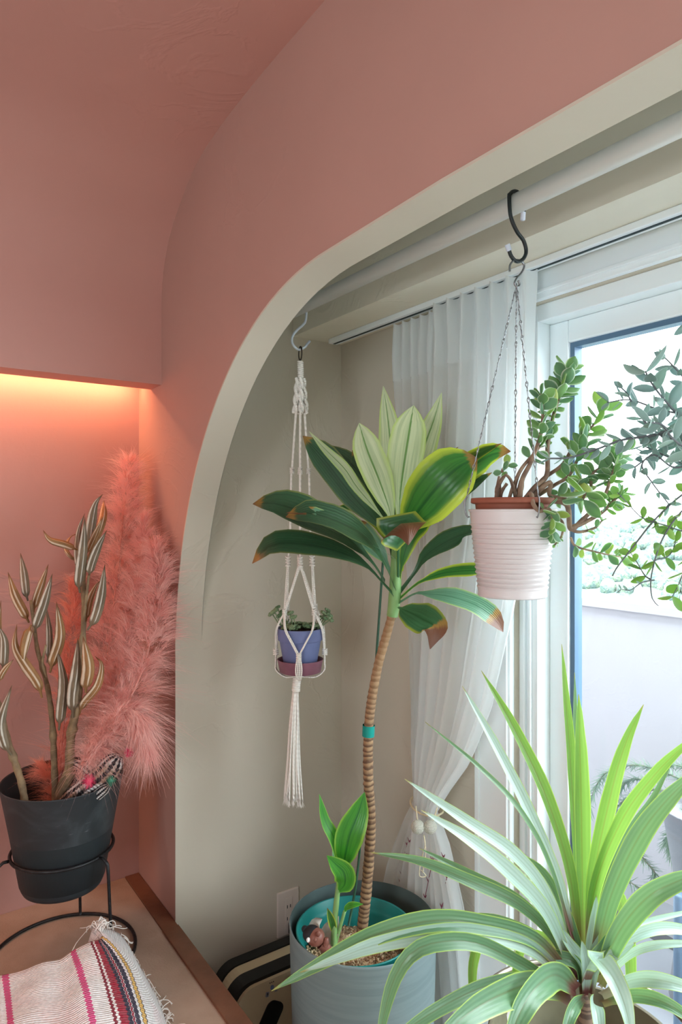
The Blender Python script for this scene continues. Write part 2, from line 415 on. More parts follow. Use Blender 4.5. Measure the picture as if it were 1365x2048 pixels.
for r, z, rb in [(.1, .014, 0), (IR - .012, .36, 0), (IR - .004, .468, -.004), (IR - .002, .474, 0), (IR, .494, 0), (IR + .001, .497, 0), (IR - .002, .498, 0), (IR - .004, .496, 0), (IR - .006, .476, 0), (IR - .010, .47, 0), (IR - .012, .462, -.006), (IR - .016, .44, -.007), (IR - .022, .425, 0), (.1, .40, 0)]:
    rows.append(tealrow(r, z, rb))
m.grid(rows, True); m.build('nursery_pot', TEAL, pl, label='teal plastic inner pot with ribs')
GZ = .440
# gravel
rnd = random.Random(5); m = MB()
m.lathe([(.001, GZ - .004), (.06, GZ - .003), (IR - .014, GZ - .004), (IR - .02, GZ - .03)], (IC.x, IC.y, 0), 40)
for i in range(1500):
    a = rnd.random() * 6.283; r = math.sqrt(rnd.random()) * (IR - .021); s = rnd.uniform(.0018, .0042)
    c = V((IC.x + r * math.cos(a), IC.y + r * math.sin(a), GZ + .006 * math.sin(a * 2 + r * 30) + rnd.uniform(-.002, .003)))
    m.ball(c, (s, s * rnd.uniform(.7, 1.2), s * rnd.uniform(.6, 1)), 6, 3)
k = NT('gravel'); k.b.inputs['Roughness'].default_value = .9
vo = k.n('ShaderNodeTexVoronoi', {'Scale': 120, 'Vector': k.n('ShaderNodeTexCoord').outputs['Object']})
k.col(k.n('ShaderNodeValToRGB', {0: k.n('ShaderNodeSeparateColor', {0: vo.outputs['Color']}).outputs[0]}).outputs[0])
cr = [x for x in k.t.nodes if x.type == 'VALTORGB'][0].color_ramp
cr.elements[0].color = srgb(128, 96, 70); cr.elements[1].color = srgb(226, 208, 180)
for p, c in ((.3, (186, 158, 124)), (.55, (200, 176, 140)), (.8, (170, 130, 96))): cr.elements.new(p).color = srgb(*c)
m.build('gravel', k.m, pl, kind='stuff')
# stem with ringed bark
stem = [P(722, 1885, 1.53), P(728, 1830, 1.52), P(736, 1750, 1.51), P(742, 1650, 1.50), P(737, 1550, 1.49), P(738, 1460, 1.485), P(744, 1400, 1.48), P(757, 1330, 1.475), P(775, 1265, 1.47), P(786, 1225, 1.465)]
sp = spline(stem, 190); r = []
for i in range(190):
    v = i / 189; r.append((.0125 - .003 * v) * (1 + random.uniform(.0, .10) * (i % 3 == 0) - .02 * (i % 3 == 2)) * (1 + .04 * math.sin(i * 1.7) + random.uniform(-.03, .03)))
k = NT('ringed_bark'); k.b.inputs['Roughness'].default_value = .85; u, v = k.uv()
rg = k.math('FRACT', k.math('MULTIPLY', k.math('ADD', v, k.math('MULTIPLY', k.noise(25, 2), .02)), 62)); nz = k.noise(90, 4)
k.col(k.mix(k.step(k.math('ADD', rg, k.math('MULTIPLY', nz, .9)), .65, 1.25), k.mix(k.step(v, .55, .95), srgb(98, 72, 54), srgb(146, 112, 78)), srgb(160, 128, 96)))
k.bump(nz, .5, .003)
m = MB(); m.tube(sp, r, 10); m.build('stem', k.m, pl)
GST = mat('green_stalk', srgb(128, 168, 104), .45, .15, 20)
m = MB(); m.tube(spline([P(785, 1232, 1.466), P(790, 1195, 1.462), P(793, 1120, 1.46), P(795, 1040, 1.46), P(797, 960, 1.465)], 16), [.0125, .013, .014, .0135, .013, .0125, .012, .011, .010, .009, .008, .007, .006, .005, .004, .003], 10); m.build('crown_stalk', GST, pl)
def leaf(pts, wpx, mt, prof=PETI, nrm=None, fold=.15, curl=0, wave=.06, parent=pl, lab=None, t=1.4, n=18):
    pts = [(x, y, min(d, 1.035 / ray(x, y).x)) for x, y, d in pts]
    o = blade(PP(pts), prof, wpx / F * t, nrm, n, 7, fold, curl, wave).build('leaf', mt, parent)
    if lab: o['label'] = lab
    return o
c = (793, 1190, 1.46)
UPN = TOCAM * .7 + V((0, 0, .8)); LOWN = TOCAM + V((0, 0, -.2))
leaf([(770, 1165, 1.46), (745, 1125, 1.42), (700, 1080, 1.38), (630, 1036, 1.34), (555, 1008, 1.32), (506, 1008, 1.32)], 92, DARKG, nrm=UPN)
leaf([(790, 1178, 1.455), (770, 1130, 1.40), (735, 1078, 1.35), (680, 1045, 1.31), (620, 1026, 1.28), (572, 1034, 1.28)], 86, DARKG, nrm=UPN)
leaf([(795, 1120, 1.455), (755, 1095, 1.38), (715, 1070, 1.34), (675, 1046, 1.31), (625, 1024, 1.285), (573, 1026, 1.285)], 30, GREYG, nrm=UPN)
leaf([(795, 1198, 1.46), (765, 1165, 1.43), (735, 1133, 1.40), (690, 1108, 1.36), (620, 1090, 1.33), (545, 1089, 1.31), (505, 1127, 1.32)], 66, DARKG, nrm=UPN)
leaf([(793, 1140, 1.46), (780, 1080, 1.47), (750, 1040, 1.48), (700, 985, 1.48), (650, 920, 1.47), (606, 872, 1.46)], 84, DARKG, nrm=UPN)
leaf([(770, 1040, 1.47), (715, 975, 1.46), (690, 938, 1.455), (650, 898, 1.45), (619, 863, 1.455)], 26, LIME, SESS, wave=.1)
leaf([(790, 1090, 1.49), (765, 1020, 1.52), (730, 960, 1.53), (690, 915, 1.54), (646, 888, 1.54)], 60, DARKG, SESS)
leaf([(793, 1110, 1.49), (775, 1050, 1.52), (750, 1000, 1.53), (722, 945, 1.54), (705, 900, 1.54)], 72, DARKG, SESS)
leaf([(790, 1100, 1.47), (770, 1060, 1.50), (735, 1028, 1.52), (700, 1014, 1.53), (663, 1022, 1.53)], 42, MIDG, SESS, nrm=UPN)
leaf([(797, 1165, 1.455), (797, 1110, 1.42), (796, 1080, 1.39), (797, 1058, 1.36), (803, 1047, 1.325), (810, 1054, 1.30), (815, 1070, 1.29), (817, 1090, 1.285)], 100, BROWN_D, [(0, .06), (.40, .08), (.5, .55), (.6, .92), (.68, 1), (.76, .92), (.85, .62), (.94, .25), (1, .02)], nrm=TOCAM + V((0, 0, .5)), fold=-.35, wave=.12, n=40)
leaf([(797, 1140, 1.455), (815, 1060, 1.43), (850, 1005, 1.39), (890, 958, 1.36), (925, 930, 1.36), (955, 916, 1.37)], 112, MIDG, nrm=TOCAM + V((-.1, 0, .2)), lab='broad green leaf with a yellow lower edge')
leaf([(797, 1110, 1.47), (850, 1030, 1.52), (900, 965, 1.55), (950, 930, 1.55), (990, 908, 1.55), (1022, 903, 1.55)], 66, MIDG)
leaf([(860, 1010, 1.55), (905, 945, 1.57), (955, 910, 1.575), (1004, 887, 1.57)], 34, MIDG, SESS)
leaf([(850, 1060, 1.55), (900, 1000, 1.585), (945, 970, 1.59), (985, 945, 1.59)], 36, DARKG, SESS)
leaf([(795, 1100, 1.45), (785, 1050, 1.44), (778, 1015, 1.43), (757, 955, 1.42), (735, 900, 1.42), (719, 846, 1.425)], 62, LIME, nrm=TOCAM, wave=.1)
leaf([(797, 1080, 1.47), (790, 990, 1.49), (785, 930, 1.50), (780, 870, 1.51), (774, 820, 1.52), (767, 772, 1.53)], 62, LIME, SESS, nrm=TOCAM + RT * .3)
leaf([(797, 1100, 1.45), (799, 1040, 1.44), (800, 1000, 1.435), (807, 940, 1.43), (818, 870, 1.43), (828, 811, 1.44)], 76, LIME, nrm=TOCAM - RT * .1)
leaf([(797, 1090, 1.47), (812, 1010, 1.49), (828, 950, 1.50), (850, 890, 1.51), (870, 835, 1.52), (884, 785, 1.53)], 64, LIME, SESS, nrm=TOCAM - RT * .3)
leaf([(800, 1060, 1.49), (830, 1000, 1.55), (852, 940, 1.565), (868, 890, 1.57)], 42, DARKG, SESS)
leaf([(815, 1040, 1.53), (850, 960, 1.58), (890, 918, 1.59), (917, 894, 1.59)], 26, DARKG, SESS)
leaf([(796, 1190, 1.46), (830, 1145, 1.45), (850, 1113, 1.45), (885, 1088, 1.45), (930, 1068, 1.45), (985, 1058, 1.46)], 54, DARKG, nrm=UPN)
leaf([(797, 1200, 1.46), (825, 1175, 1.44), (845, 1162, 1.44), (890, 1146, 1.44), (950, 1141, 1.44), (1010, 1146, 1.45)], 42, MIDG, nrm=UPN)
leaf([(797, 1207, 1.46), (832, 1187, 1.42), (858, 1188, 1.40), (905, 1194, 1.38), (955, 1212, 1.37), (990, 1238, 1.36), (1007, 1264, 1.36)], 52, GREYG, nrm=UPN)
leaf([(795, 1214, 1.46), (803, 1217, 1.44), (818, 1224, 1.42), (845, 1238, 1.39), (870, 1256, 1.37), (861, 1298, 1.365)], 74, BROWN_D, [(0, .05), (.12, .1), (.25, .6), (.45, .95), (.6, .95), (.75, .7), (.88, .3), (1, .02)], nrm=TOCAM + V((0, 0, .6)), n=34)
leaf([(797, 1175, 1.46), (806, 1120, 1.44), (822, 1075, 1.43), (850, 1050, 1.42), (862, 1040, 1.42)], 36, MIDG, PETI)
leaf([(790, 1165, 1.46), (770, 1120, 1.46), (742, 1085, 1.47), (722, 1060, 1.48), (705, 1040, 1.49)], 48, GREYG, PETI)
# young shoots
m = MB(); m.tube(spline([P(668, 1895, 1.43), P(671, 1830, 1.425), P(676, 1780, 1.42), P(681, 1730, 1.42)], 12), [.0075, .0075, .007, .0065, .006, .006, .006, .0055, .005, .005, .004, .004], 8)
m.tube(spline([P(671, 1890, 1.43), P(682, 1850, 1.425), P(690, 1822, 1.42)], 8), .0035, 8); m.build('shoot', GST, pl)
leaf([(680, 1745, 1.42), (676, 1712, 1.415), (668, 1675, 1.41), (650, 1640, 1.41), (639, 1588, 1.415)], 26, SPROUT, SESS, nrm=TOCAM + RT * .8)
leaf([(686, 1745, 1.42), (691, 1710, 1.41), (700, 1670, 1.405), (718, 1625, 1.41), (730, 1584, 1.415)], 58, SPROUT, SESS)
leaf([(676, 1785, 1.42), (690, 1768, 1.40), (688, 1745, 1.385), (672, 1728, 1.38), (654, 1711, 1.38)], 44, SPROUT, SESS)
leaf([(690, 1825, 1.42), (694, 1815, 1.41), (706, 1810, 1.40), (727, 1808, 1.40)], 14, SPROUT, SESS, nrm=UPN)
leaf([(668, 1870, 1.43), (666, 1850, 1.42), (660, 1830, 1.42), (655, 1816, 1.42)], 16, MIDG, SESS)
leaf([(677, 1760, 1.43), (675, 1730, 1.44), (676, 1690, 1.45), (681, 1655, 1.45)], 22, GREYG, SESS)
# tape ring and stake
TAPE = mat('teal_tape', srgb(0, 140, 130), .35)
pts = [P(737, 1472, 1.4855), P(738, 1450, 1.4848)]; m = MB(); m.tube([pts[0], pts[0].lerp(pts[1], .5), pts[1]], .0135, 14, False); m.build('tape', TAPE, pl, label='teal tape tying the stem to its stake')
st = tag(MB().tube(spline([P(698, 1850, 1.50), P(716, 1740, 1.50), P(742, 1450, 1.498), P(752, 1330, 1.495), P(768, 1100, 1.50), P(772, 1040, 1.505)], 20), .0027, 8).build('plant_stake', mat('dark_green_stake', srgb(44, 84, 62), .5)), 'thin dark green stake tied with teal tape to the bare stem', 'stake')
# dry leaf scraps and toy figure on the gravel
DRY = mat('dry_leaf_grey', srgb(206, 196, 184), .85, .3, 30)
for pts, wd, lb in (([(640, 1890, 1.445), (660, 1855, 1.44), (678, 1832, 1.445)], .04, 'papery grey dry leaf curled against the young green shoot'), ([(622, 1860, 1.46), (632, 1842, 1.46), (645, 1838, 1.465)], .024, 'small pale dry leaf behind the toy head')):
    tag(blade(PP(pts), SESS, wd, TOCAM, 10, 5, .5, .4, .2).build('dry_leaf', DRY), lb, 'leaf')
fc = P(636, 1876, 1.415)
fig = thing('toy_figure', 'small brown toy figure with black hair lying on the gravel at the pot rim', 'figurine', (fc.x, fc.y, GZ))
SKIN = mat('toy_brown_vinyl', srgb(126, 78, 66), .4); HAIR = mat('toy_black_hair', srgb(24, 28, 32), .6)
def loc(px, py, dt=0): return P(px, py, 1.405 + dt)
MB().ball(loc(632, 1874), (.019, .019, .017), 16, 12).ball(loc(631, 1880, -.017), .004, 8, 6).build('head', SKIN, fig)
m = MB(); m.ball(loc(624, 1868, .006), (.019, .019, .0165), 16, 12).ball(loc(610, 1858, .01), .007, 10, 8); m.build('hair', HAIR, fig)
MB().ball(loc(637, 1867, -.012), (.005, .005, .006), 10, 8).build('ear', SKIN, fig)
MB().ball(loc(617, 1880, -.014), (.004, .004, .005), 10, 8).build('eye', mat('toy_eye_white', srgb(240, 240, 240), .3), fig)
m = MB(); m.tube([loc(640, 1888, -.004), loc(652, 1896, 0), loc(660, 1902, .004)], [.009, .011, .008], 10); m.tube([loc(650, 1893, -.004), loc(653, 1884, -.008), loc(654, 1876, -.008)], [.005, .006, .004], 8); m.build('body', SKIN, fig)
MB().ball(loc(664, 1903, .002), (.010, .010, .008), 10, 8).build('garment', mat('toy_pale_cloth', srgb(226, 214, 210), .8), fig)

# ------------------------------------------------------------------ niche bench
ZB = .357
bench = thing('bench', 'low built-in bench with a brown felt top and dark wooden edge under the pink niche', 'bench', (-.5, 1.2, 0))
MB().box((-2.29, .45, ZB - .018), (-.042, YN - .001, ZB)).build('bench_top', FELT, bench, smooth=False, label='brown felt covered top')
MB().box((-2.29, .46, 0), (-.002, YN - .001, ZB - .019)).build('bench_base', PINK2, bench, smooth=False)
MB().box((-.041, YB - .02, ZB - .018), (-.001, YN - .001, ZB + .003)).build('edge_strip', WOOD, bench, smooth=False, bevel=.0015)
MB().box((-.043, .45, ZB - .018), (.0, YB - .021, ZB + .005)).build('edge_strip', WOOD, bench, smooth=False, bevel=.0015)
led = tag(MB().box((-1.9, 1.93, 1.842), (-.01, 1.955, 1.848)).build('led_strip', None, smooth=False), 'glowing orange light strip hidden behind the ledge over the niche', 'light')
k = NT('led_glow'); k.b.inputs['Emission Color'].default_value = (1, .5, .22, 1); k.b.inputs['Emission Strength'].default_value = 3; led.data.materials[0] = k.m

# ------------------------------------------------------------------ wire stand and dark pot in the niche
SC = V((-.272, 1.718, ZB))
WIRE = mat('dark_hammered_wire', srgb(52, 52, 54), .4, .3, 60, .3, 200, metal=.6)
stand = thing('wire_plant_stand', 'dark wire stand with round base ring standing on the felt bench', 'plant stand', SC)
def circ(c, r, n=64): return [V(c) + V((r * math.cos(2 * math.pi * i / n), r * math.sin(2 * math.pi * i / n), 0)) for i in range(n + 1)]
ZR = .617
MB().tube(circ(SC + V((0, 0, .005)), .166), .0042, 8, False).build('base_ring', WIRE, stand)
MB().tube(circ(V((SC.x, SC.y, ZR)), .1145), .0042, 8, False).build('holder_ring', WIRE, stand)
for a in (-60, 62, 180, -135)[:3]:
    d = V((math.cos(R(a)), math.sin(R(a)), 0))
    MB().tube(spline([SC + d * .158 + V((0, 0, .008)), SC + d * .150 + V((0, 0, .12)), SC + d * .143 + V((0, 0, .235)), SC + d * .139 + V((0, 0, ZR - ZB - .008)), SC + d * .130 + V((0, 0, ZR - ZB)), SC + d * .117 + V((0, 0, ZR - ZB))], 24), .0038, 8).build('leg', WIRE, stand)
k = NT('charcoal_pot'); k.b.inputs['Roughness'].default_value = .55
n1 = k.noise(9, 6, dist=1.5); n2 = k.n('ShaderNodeTexNoise', {'Scale': 1, 'Detail': 5, 'Vector': k.n('ShaderNodeMapping', {0: k.n('ShaderNodeTexCoord').outputs['Object'], 2: (.4, .9, .6), 3: (14, 60, 190)}).outputs[0]}).outputs[0]
c = k.mix(k.step(n1, .45, .8), srgb(40, 46, 50), srgb(66, 74, 78))
k.col(k.mix(k.math('MULTIPLY', k.step(n2, .66, .72), k.step(n1, .5, .62)), c, srgb(124, 130, 132)))
BLACKPOT = k.m
ZP = .528; ZPT = .783
dp = thing('charcoal_pot', 'tapered charcoal plastic pot with pale scuffs hanging in the wire stand', 'pot', (SC.x, SC.y, ZP))
m = MB(); m.lathe([(.001, ZP), (.080, ZP), (.089, ZP + .004), (.093, ZP + .012), (.096, ZP + .03), (.1005, ZP + .055), (.1015, ZP + .06), (.137, ZPT - .002), (.1385, ZPT), (.1375, ZPT + .002), (.1355, ZPT)], (SC.x, SC.y, 0), 64); m.build('pot_wall', BLACKPOT, dp)
m = MB(); m.lathe([(.1355, ZPT), (.096, ZP + .02), (.001, ZP + .02)], (SC.x, SC.y, 0), 64); m.build('pot_lining', mat('pot_inside_black', srgb(46, 54, 58), .6), dp)

# dried okra stalks
k = NT('okra_stem'); k.b.inputs['Roughness'].default_value = .8
k.col(k.mix(k.step(k.noise(40, 4), .35, .65), srgb(150, 128, 96), srgb(118, 98, 74))); k.bump(k.noise(120, 3), .4, .003); OST = k.m
def podmat(name, pale, dark, tip):
    k = NT(name); u, v = k.uv(); k.b.inputs['Roughness'].default_value = .7
    s = k.math('ADD', k.math('MULTIPLY', k.math('SINE', k.math('MULTIPLY', u, 6.2832 * 5)), .5), .5)
    f = k.math('MULTIPLY', k.math('MULTIPLY', k.step(k.math('ADD', s, k.math('MULTIPLY', k.math('SUBTRACT', k.noise(50, 3), .5), .7)), .55, .95), k.step(v, .14, .2)), .85)
    c = k.mix(f, k.mix(k.step(k.noise(25, 3), .4, .6), dark, tuple(x * .75 for x in dark[:3]) + (1,)), pale)
    k.col(k.mix(k.step(v, .84, .96), c, tip)); k.bump(s, .5, .004); return k.m
PODS = [podmat('okra_pod_grey', srgb(222, 214, 200), srgb(128, 112, 90), srgb(112, 84, 58)), podmat('okra_pod_tan', srgb(226, 206, 182), srgb(158, 116, 72), srgb(128, 84, 48))]
def pod(pts, wpx, parent, t, mt):
    sp = spline(PP(pts), 22); m = MB(); rr = [interp([(0, .22), (.10, .3), (.16, .85), (.19, .92), (.4, 1), (.6, .9), (.8, .52), (.92, .2), (1, .02)], i / 21) for i in range(22)]
    w = wpx * .41 / F * t; k = 20; rows = []
    t0 = (sp[1] - sp[0]).normalized(); u = t0.orthogonal().normalized()
    for i, p in enumerate(sp):
        tg = (sp[min(i + 1, 21)] - sp[max(i - 1, 0)]).normalized(); u = (u - tg * u.dot(tg)).normalized(); b = tg.cross(u)
        rg = .0 if i < 3 else .22
        rows.append([p + (u * math.cos(a) + b * math.sin(a)) * w * rr[i] * (1 + rg * math.cos(5 * a + .8 * i / 22)) for a in [2 * math.pi * j / k for j in range(k)]])
    m.grid(rows, True); m.build('pod', mt, parent)
def okra(label, stempts, pods, base):
    tn = thing('dried_okra_stalk', label, 'dried stalk', base, 'dried okra stalks in the charcoal pot')
    for sp0 in stempts:
        pts, ra, rb = sp0; s = spline(PP(pts), 30)
        MB().tube(s, [(ra + (rb - ra) * i / 29) * (1 + .10 * math.sin(i * 2.1) + (.35 if i in (9, 19) else 0)) for i in range(30)], 10).build('stem', OST, tn)
    for i, (pts, wd) in enumerate(pods): pod(pts, wd, tn, 1.62, PODS[(i + len(pods)) % 2])
T = 1.63
okra('tallest dried okra stalk, topped by a fan of pods, before the pink plumes',
 [([(112, 1625, 1.60), (120, 1580, 1.60), (136, 1540, 1.60), (140, 1480, 1.61), (150, 1420, 1.62), (160, 1340, 1.63), (168, 1240, 1.64), (167, 1170, 1.65), (170, 1110, 1.66)], .0098, .0052),
  ([(168, 1245, 1.63), (172, 1200, 1.62), (178, 1150, 1.61)], .004, .003)],
 [([(160, 1185, 1.63), (158, 1160, 1.615), (165, 1100, 1.60), (170, 1033, 1.60)], 22), ([(156, 1100, 1.66), (130, 1090, 1.64), (100, 1080, 1.63), (86, 1060, 1.63)], 17), ([(175, 1105, 1.66), (180, 1060, 1.66), (190, 1010, 1.67), (206, 988, 1.67)], 22), ([(174, 1120, 1.66), (190, 1080, 1.68), (205, 1040, 1.70), (208, 1000, 1.86)], 18),
  ([(178, 1155, 1.62), (182, 1130, 1.61), (195, 1095, 1.61), (214, 1060, 1.62)], 19), ([(170, 1125, 1.68), (150, 1120, 1.69), (132, 1100, 1.70), (140, 1075, 1.86), (162, 1064, 1.86)], 10), ([(160, 1150, 1.67), (154, 1110, 1.68), (158, 1060, 1.69), (170, 1026, 1.69)], 14), ([(172, 1110, 1.65), (185, 1080, 1.64), (200, 1048, 1.64), (206, 1035, 1.64)], 14),
  ([(175, 1260, 1.62), (190, 1235, 1.62), (202, 1190, 1.62), (210, 1128, 1.63)], 22), ([(172, 1245, 1.64), (178, 1205, 1.64), (190, 1175, 1.65), (202, 1160, 1.66)], 15)], P(112, 1625, 1.60))
okra('dried okra stalk forking low in the charcoal pot, with drooping split pods at its right',
 [([(117, 1625, 1.59), (124, 1585, 1.59), (140, 1555, 1.59), (144, 1530, 1.59), (142, 1490, 1.60), (150, 1440, 1.60), (158, 1400, 1.60), (160, 1370, 1.60)], .0105, .0065)],
 [([(172, 1385, 1.59), (172, 1365, 1.585), (176, 1330, 1.58), (166, 1272, 1.585)], 26), ([(146, 1435, 1.59), (145, 1390, 1.585), (152, 1340, 1.585), (156, 1275, 1.60)], 24), ([(158, 1430, 1.60), (168, 1405, 1.595), (195, 1370, 1.59), (203, 1330, 1.60), (190, 1312, 1.61)], 18)], P(117, 1625, 1.59))
okra('dried okra stalk rising left of the pot centre with upright pale pods',
 [([(111, 1600, 1.62), (109, 1540, 1.62), (105, 1450, 1.63), (98, 1390, 1.63), (88, 1345, 1.63), (75, 1300, 1.63), (68, 1250, 1.63), (62, 1200, 1.63)], .0085, .004), ([(92, 1355, 1.62), (85, 1325, 1.60), (92, 1290, 1.59)], .003, .0025)],
 [([(84, 1395, 1.60), (75, 1365, 1.59), (48, 1325, 1.59), (30, 1290, 1.59), (34, 1248, 1.60)], 22), ([(118, 1460, 1.61), (122, 1420, 1.60), (126, 1360, 1.60), (114, 1295, 1.61)], 22), ([(100, 1345, 1.61), (106, 1320, 1.61), (120, 1270, 1.61), (113, 1203, 1.61)], 23), ([(70, 1265, 1.61), (74, 1245, 1.60), (88, 1205, 1.60), (105, 1147, 1.61)], 21), ([(58, 1245, 1.63), (48, 1225, 1.62), (30, 1190, 1.62), (16, 1144, 1.63)], 20), ([(56, 1202, 1.64), (52, 1185, 1.64), (48, 1150, 1.65), (41, 1106, 1.66)], 18), ([(68, 1225, 1.65), (72, 1200, 1.65), (84, 1165, 1.66), (97, 1128, 1.66)], 17),
  ([(94, 1325, 1.63), (98, 1300, 1.63), (98, 1260, 1.63), (92, 1210, 1.64)], 14), ([(62, 1250, 1.60), (55, 1270, 1.59), (48, 1300, 1.585), (47, 1330, 1.59)], 20)], P(111, 1600, 1.62))
okra('bent dried okra stalk leaning left over the charcoal pot rim',
 [([(50, 1610, 1.56), (44, 1570, 1.56), (30, 1525, 1.57), (18, 1490, 1.57), (5, 1440, 1.58), (-8, 1390, 1.58), (-10, 1300, 1.59)], .0085, .006)],
 [([(22, 1510, 1.56), (8, 1485, 1.55), (2, 1440, 1.55), (24, 1370, 1.56)], 20), ([(-2, 1365, 1.57), (3, 1350, 1.57), (12, 1335, 1.57), (28, 1318, 1.57)], 12), ([(5, 1340, 1.59), (8, 1320, 1.59), (8, 1280, 1.59), (-4, 1250, 1.59)], 18), ([(0, 1345, 1.60), (-6, 1310, 1.60), (-4, 1260, 1.60), (2, 1200, 1.61)], 16)], P(50, 1610, 1.56))

# pink pampas plumes
def plume(label, pts, wpx, t, n, mt, seed, stalk, hang=.35, prof=None, ln=.075, base=None):
    rnd = random.Random(seed)
    tn = thing('pampas_plume', label, 'pampas grass', P(*stalk[0]), 'pink pampas plumes leaning in the niche corner')
    MB().tube(spline(PP(stalk), 16), [.0035 - .0018 * i / 15 for i in range(16)], 6).build('stalk', mat('plume_stalk', srgb(226, 160, 146), .7) if 'plume_stalk' not in bpy.data.materials else bpy.data.materials['plume_stalk'], tn)
    sp = spline(PP(pts), 60); m = MB(); prof = prof or [(0, .35), (.2, .8), (.5, 1), (.8, .75), (1, .12)]
    m.v, m.f = [], []
    tuft = None
    for i in range(n):
        if i % 16 == 0:
            v = rnd.random() ** .9; q = v * 58.9; j = int(q); p0 = sp[j].lerp(sp[j + 1], q - j); tg = (sp[j + 1] - sp[j]).normalized()
            w = interp(prof, v) * wpx / F * t * .5
            o = V((rnd.gauss(0, 1), rnd.gauss(0, 1), rnd.gauss(0, 1))); o = (o - tg * o.dot(tg)).normalized()
            p0 = p0 + o * w * rnd.random() ** .5 * .6
            d0 = (tg * rnd.uniform(.3, 1.1) + o * rnd.uniform(.3, 1.0) * min(1, w / .03)).normalized()
            sw0 = V((rnd.gauss(0, .5), rnd.gauss(0, .5), rnd.gauss(0, .25))); L0 = ln * rnd.uniform(.7, 1.25) * (.5 + .5 * interp(prof, v))
        g = lambda z: V((rnd.gauss(0, z), rnd.gauss(0, z), rnd.gauss(0, z)))
        p = p0 + g(.0025); L = L0 * rnd.uniform(.5, 1.1); dr = (d0 + g(.2)).normalized(); swirl = sw0 + g(.15)
        ax = g(1).normalized(); wd = rnd.uniform(.00028, .00055)
        pp = [p + dr * L * s_ + (V((0, 0, -hang)) + swirl) * L * s_ * s_ * .8 for s_ in (0, .35, .7, 1)]
        k = len(m.v); sd = dr.cross(ax).normalized() * wd
        for a, qq in enumerate(pp):
            f = 1 - a * .28; m.v += [tuple(qq - sd * f), tuple(qq + sd * f)]
        for a in range(3):
            m.f.append([k + 2 * a, k + 2 * a + 1, k + 2 * a + 3, k + 2 * a + 2]); m.uv.append([(0, a / 3), (1, a / 3), (1, (a + 1) / 3), (0, (a + 1) / 3)]); m.mi.append(0)
    m.build('plume', mt, tn, kind='stuff')
def plmat(name, a, b):
    k = NT(name); k.b.inputs['Roughness'].default_value = .9; k.b.inputs['Specular IOR Level'].default_value = .1
    c = k.mix(k.step(k.noise(22, 3), .3, .7), a, b); k.col(c); k.translucent(c, .35); return k.m
PLP = plmat('pink_plume', srgb(252, 212, 204), srgb(246, 186, 178)); PLO = plmat('coral_plume', srgb(250, 186, 166), srgb(240, 160, 142))
plume('tallest pink plume, standing upright in the niche corner up to the light', [(192, 1500, 1.68), (205, 1380, 1.72), (222, 1260, 1.76), (240, 1120, 1.80), (252, 1000, 1.84), (262, 912, 1.87)], 88, 1.78, 9000, PLP, 1, [(135, 1600, 1.62), (165, 1560, 1.65), (192, 1500, 1.68), (222, 1260, 1.76), (250, 1000, 1.84)], prof=[(0, .6), (.3, 1), (.6, .95), (.8, .75), (.95, .6), (1, .3)], ln=.07)
plume('broad pink plume at the right of the cluster, brushing the white arch edge', [(205, 1500, 1.60), (250, 1420, 1.63), (292, 1320, 1.66), (314, 1220, 1.69), (316, 1130, 1.72), (308, 1080, 1.74)], 92, 1.66, 9000, PLP, 2, [(140, 1600, 1.60), (170, 1560, 1.60), (205, 1500, 1.60), (292, 1320, 1.66), (312, 1150, 1.86)], hang=.5, prof=[(0, .6), (.3, 1), (.6, .95), (.85, .6), (1, .3)])
plume('short coral plume behind the tallest dried okra stalk', [(118, 1560, 1.70), (130, 1440, 1.74), (140, 1320, 1.77), (143, 1230, 1.79), (146, 1165, 1.81)], 56, 1.75, 4500, PLO, 3, [(112, 1600, 1.68), (122, 1500, 1.72), (140, 1300, 1.77)], ln=.055, hang=.05)
plume('lowest pink plume, bending down over the striped yarn cactus', [(160, 1560, 1.58), (190, 1500, 1.58), (225, 1455, 1.58), (255, 1425, 1.58), (285, 1440, 1.575), (295, 1490, 1.57)], 66, 1.58, 6000, PLP, 4, [(130, 1600, 1.59), (160, 1560, 1.585), (225, 1455, 1.58)], hang=.9, ln=.08)
plume('thick pink plume leaning between the tall one and the pier', [(180, 1520, 1.64), (215, 1420, 1.67), (255, 1300, 1.70), (278, 1180, 1.74), (285, 1090, 1.77), (290, 1030, 1.79)], 76, 1.7, 7000, PLP, 6, [(135, 1600, 1.62), (180, 1520, 1.64), (255, 1300, 1.70)], ln=.07)
plume('wispy coral tuft drooping inside the charcoal pot', [(112, 1620, 1.66), (105, 1570, 1.67), (95, 1545, 1.68), (80, 1530, 1.69)], 46, 1.67, 1800, PLO, 5, [(118, 1625, 1.66), (105, 1570, 1.67), (90, 1540, 1.68)], hang=.5, ln=.05)

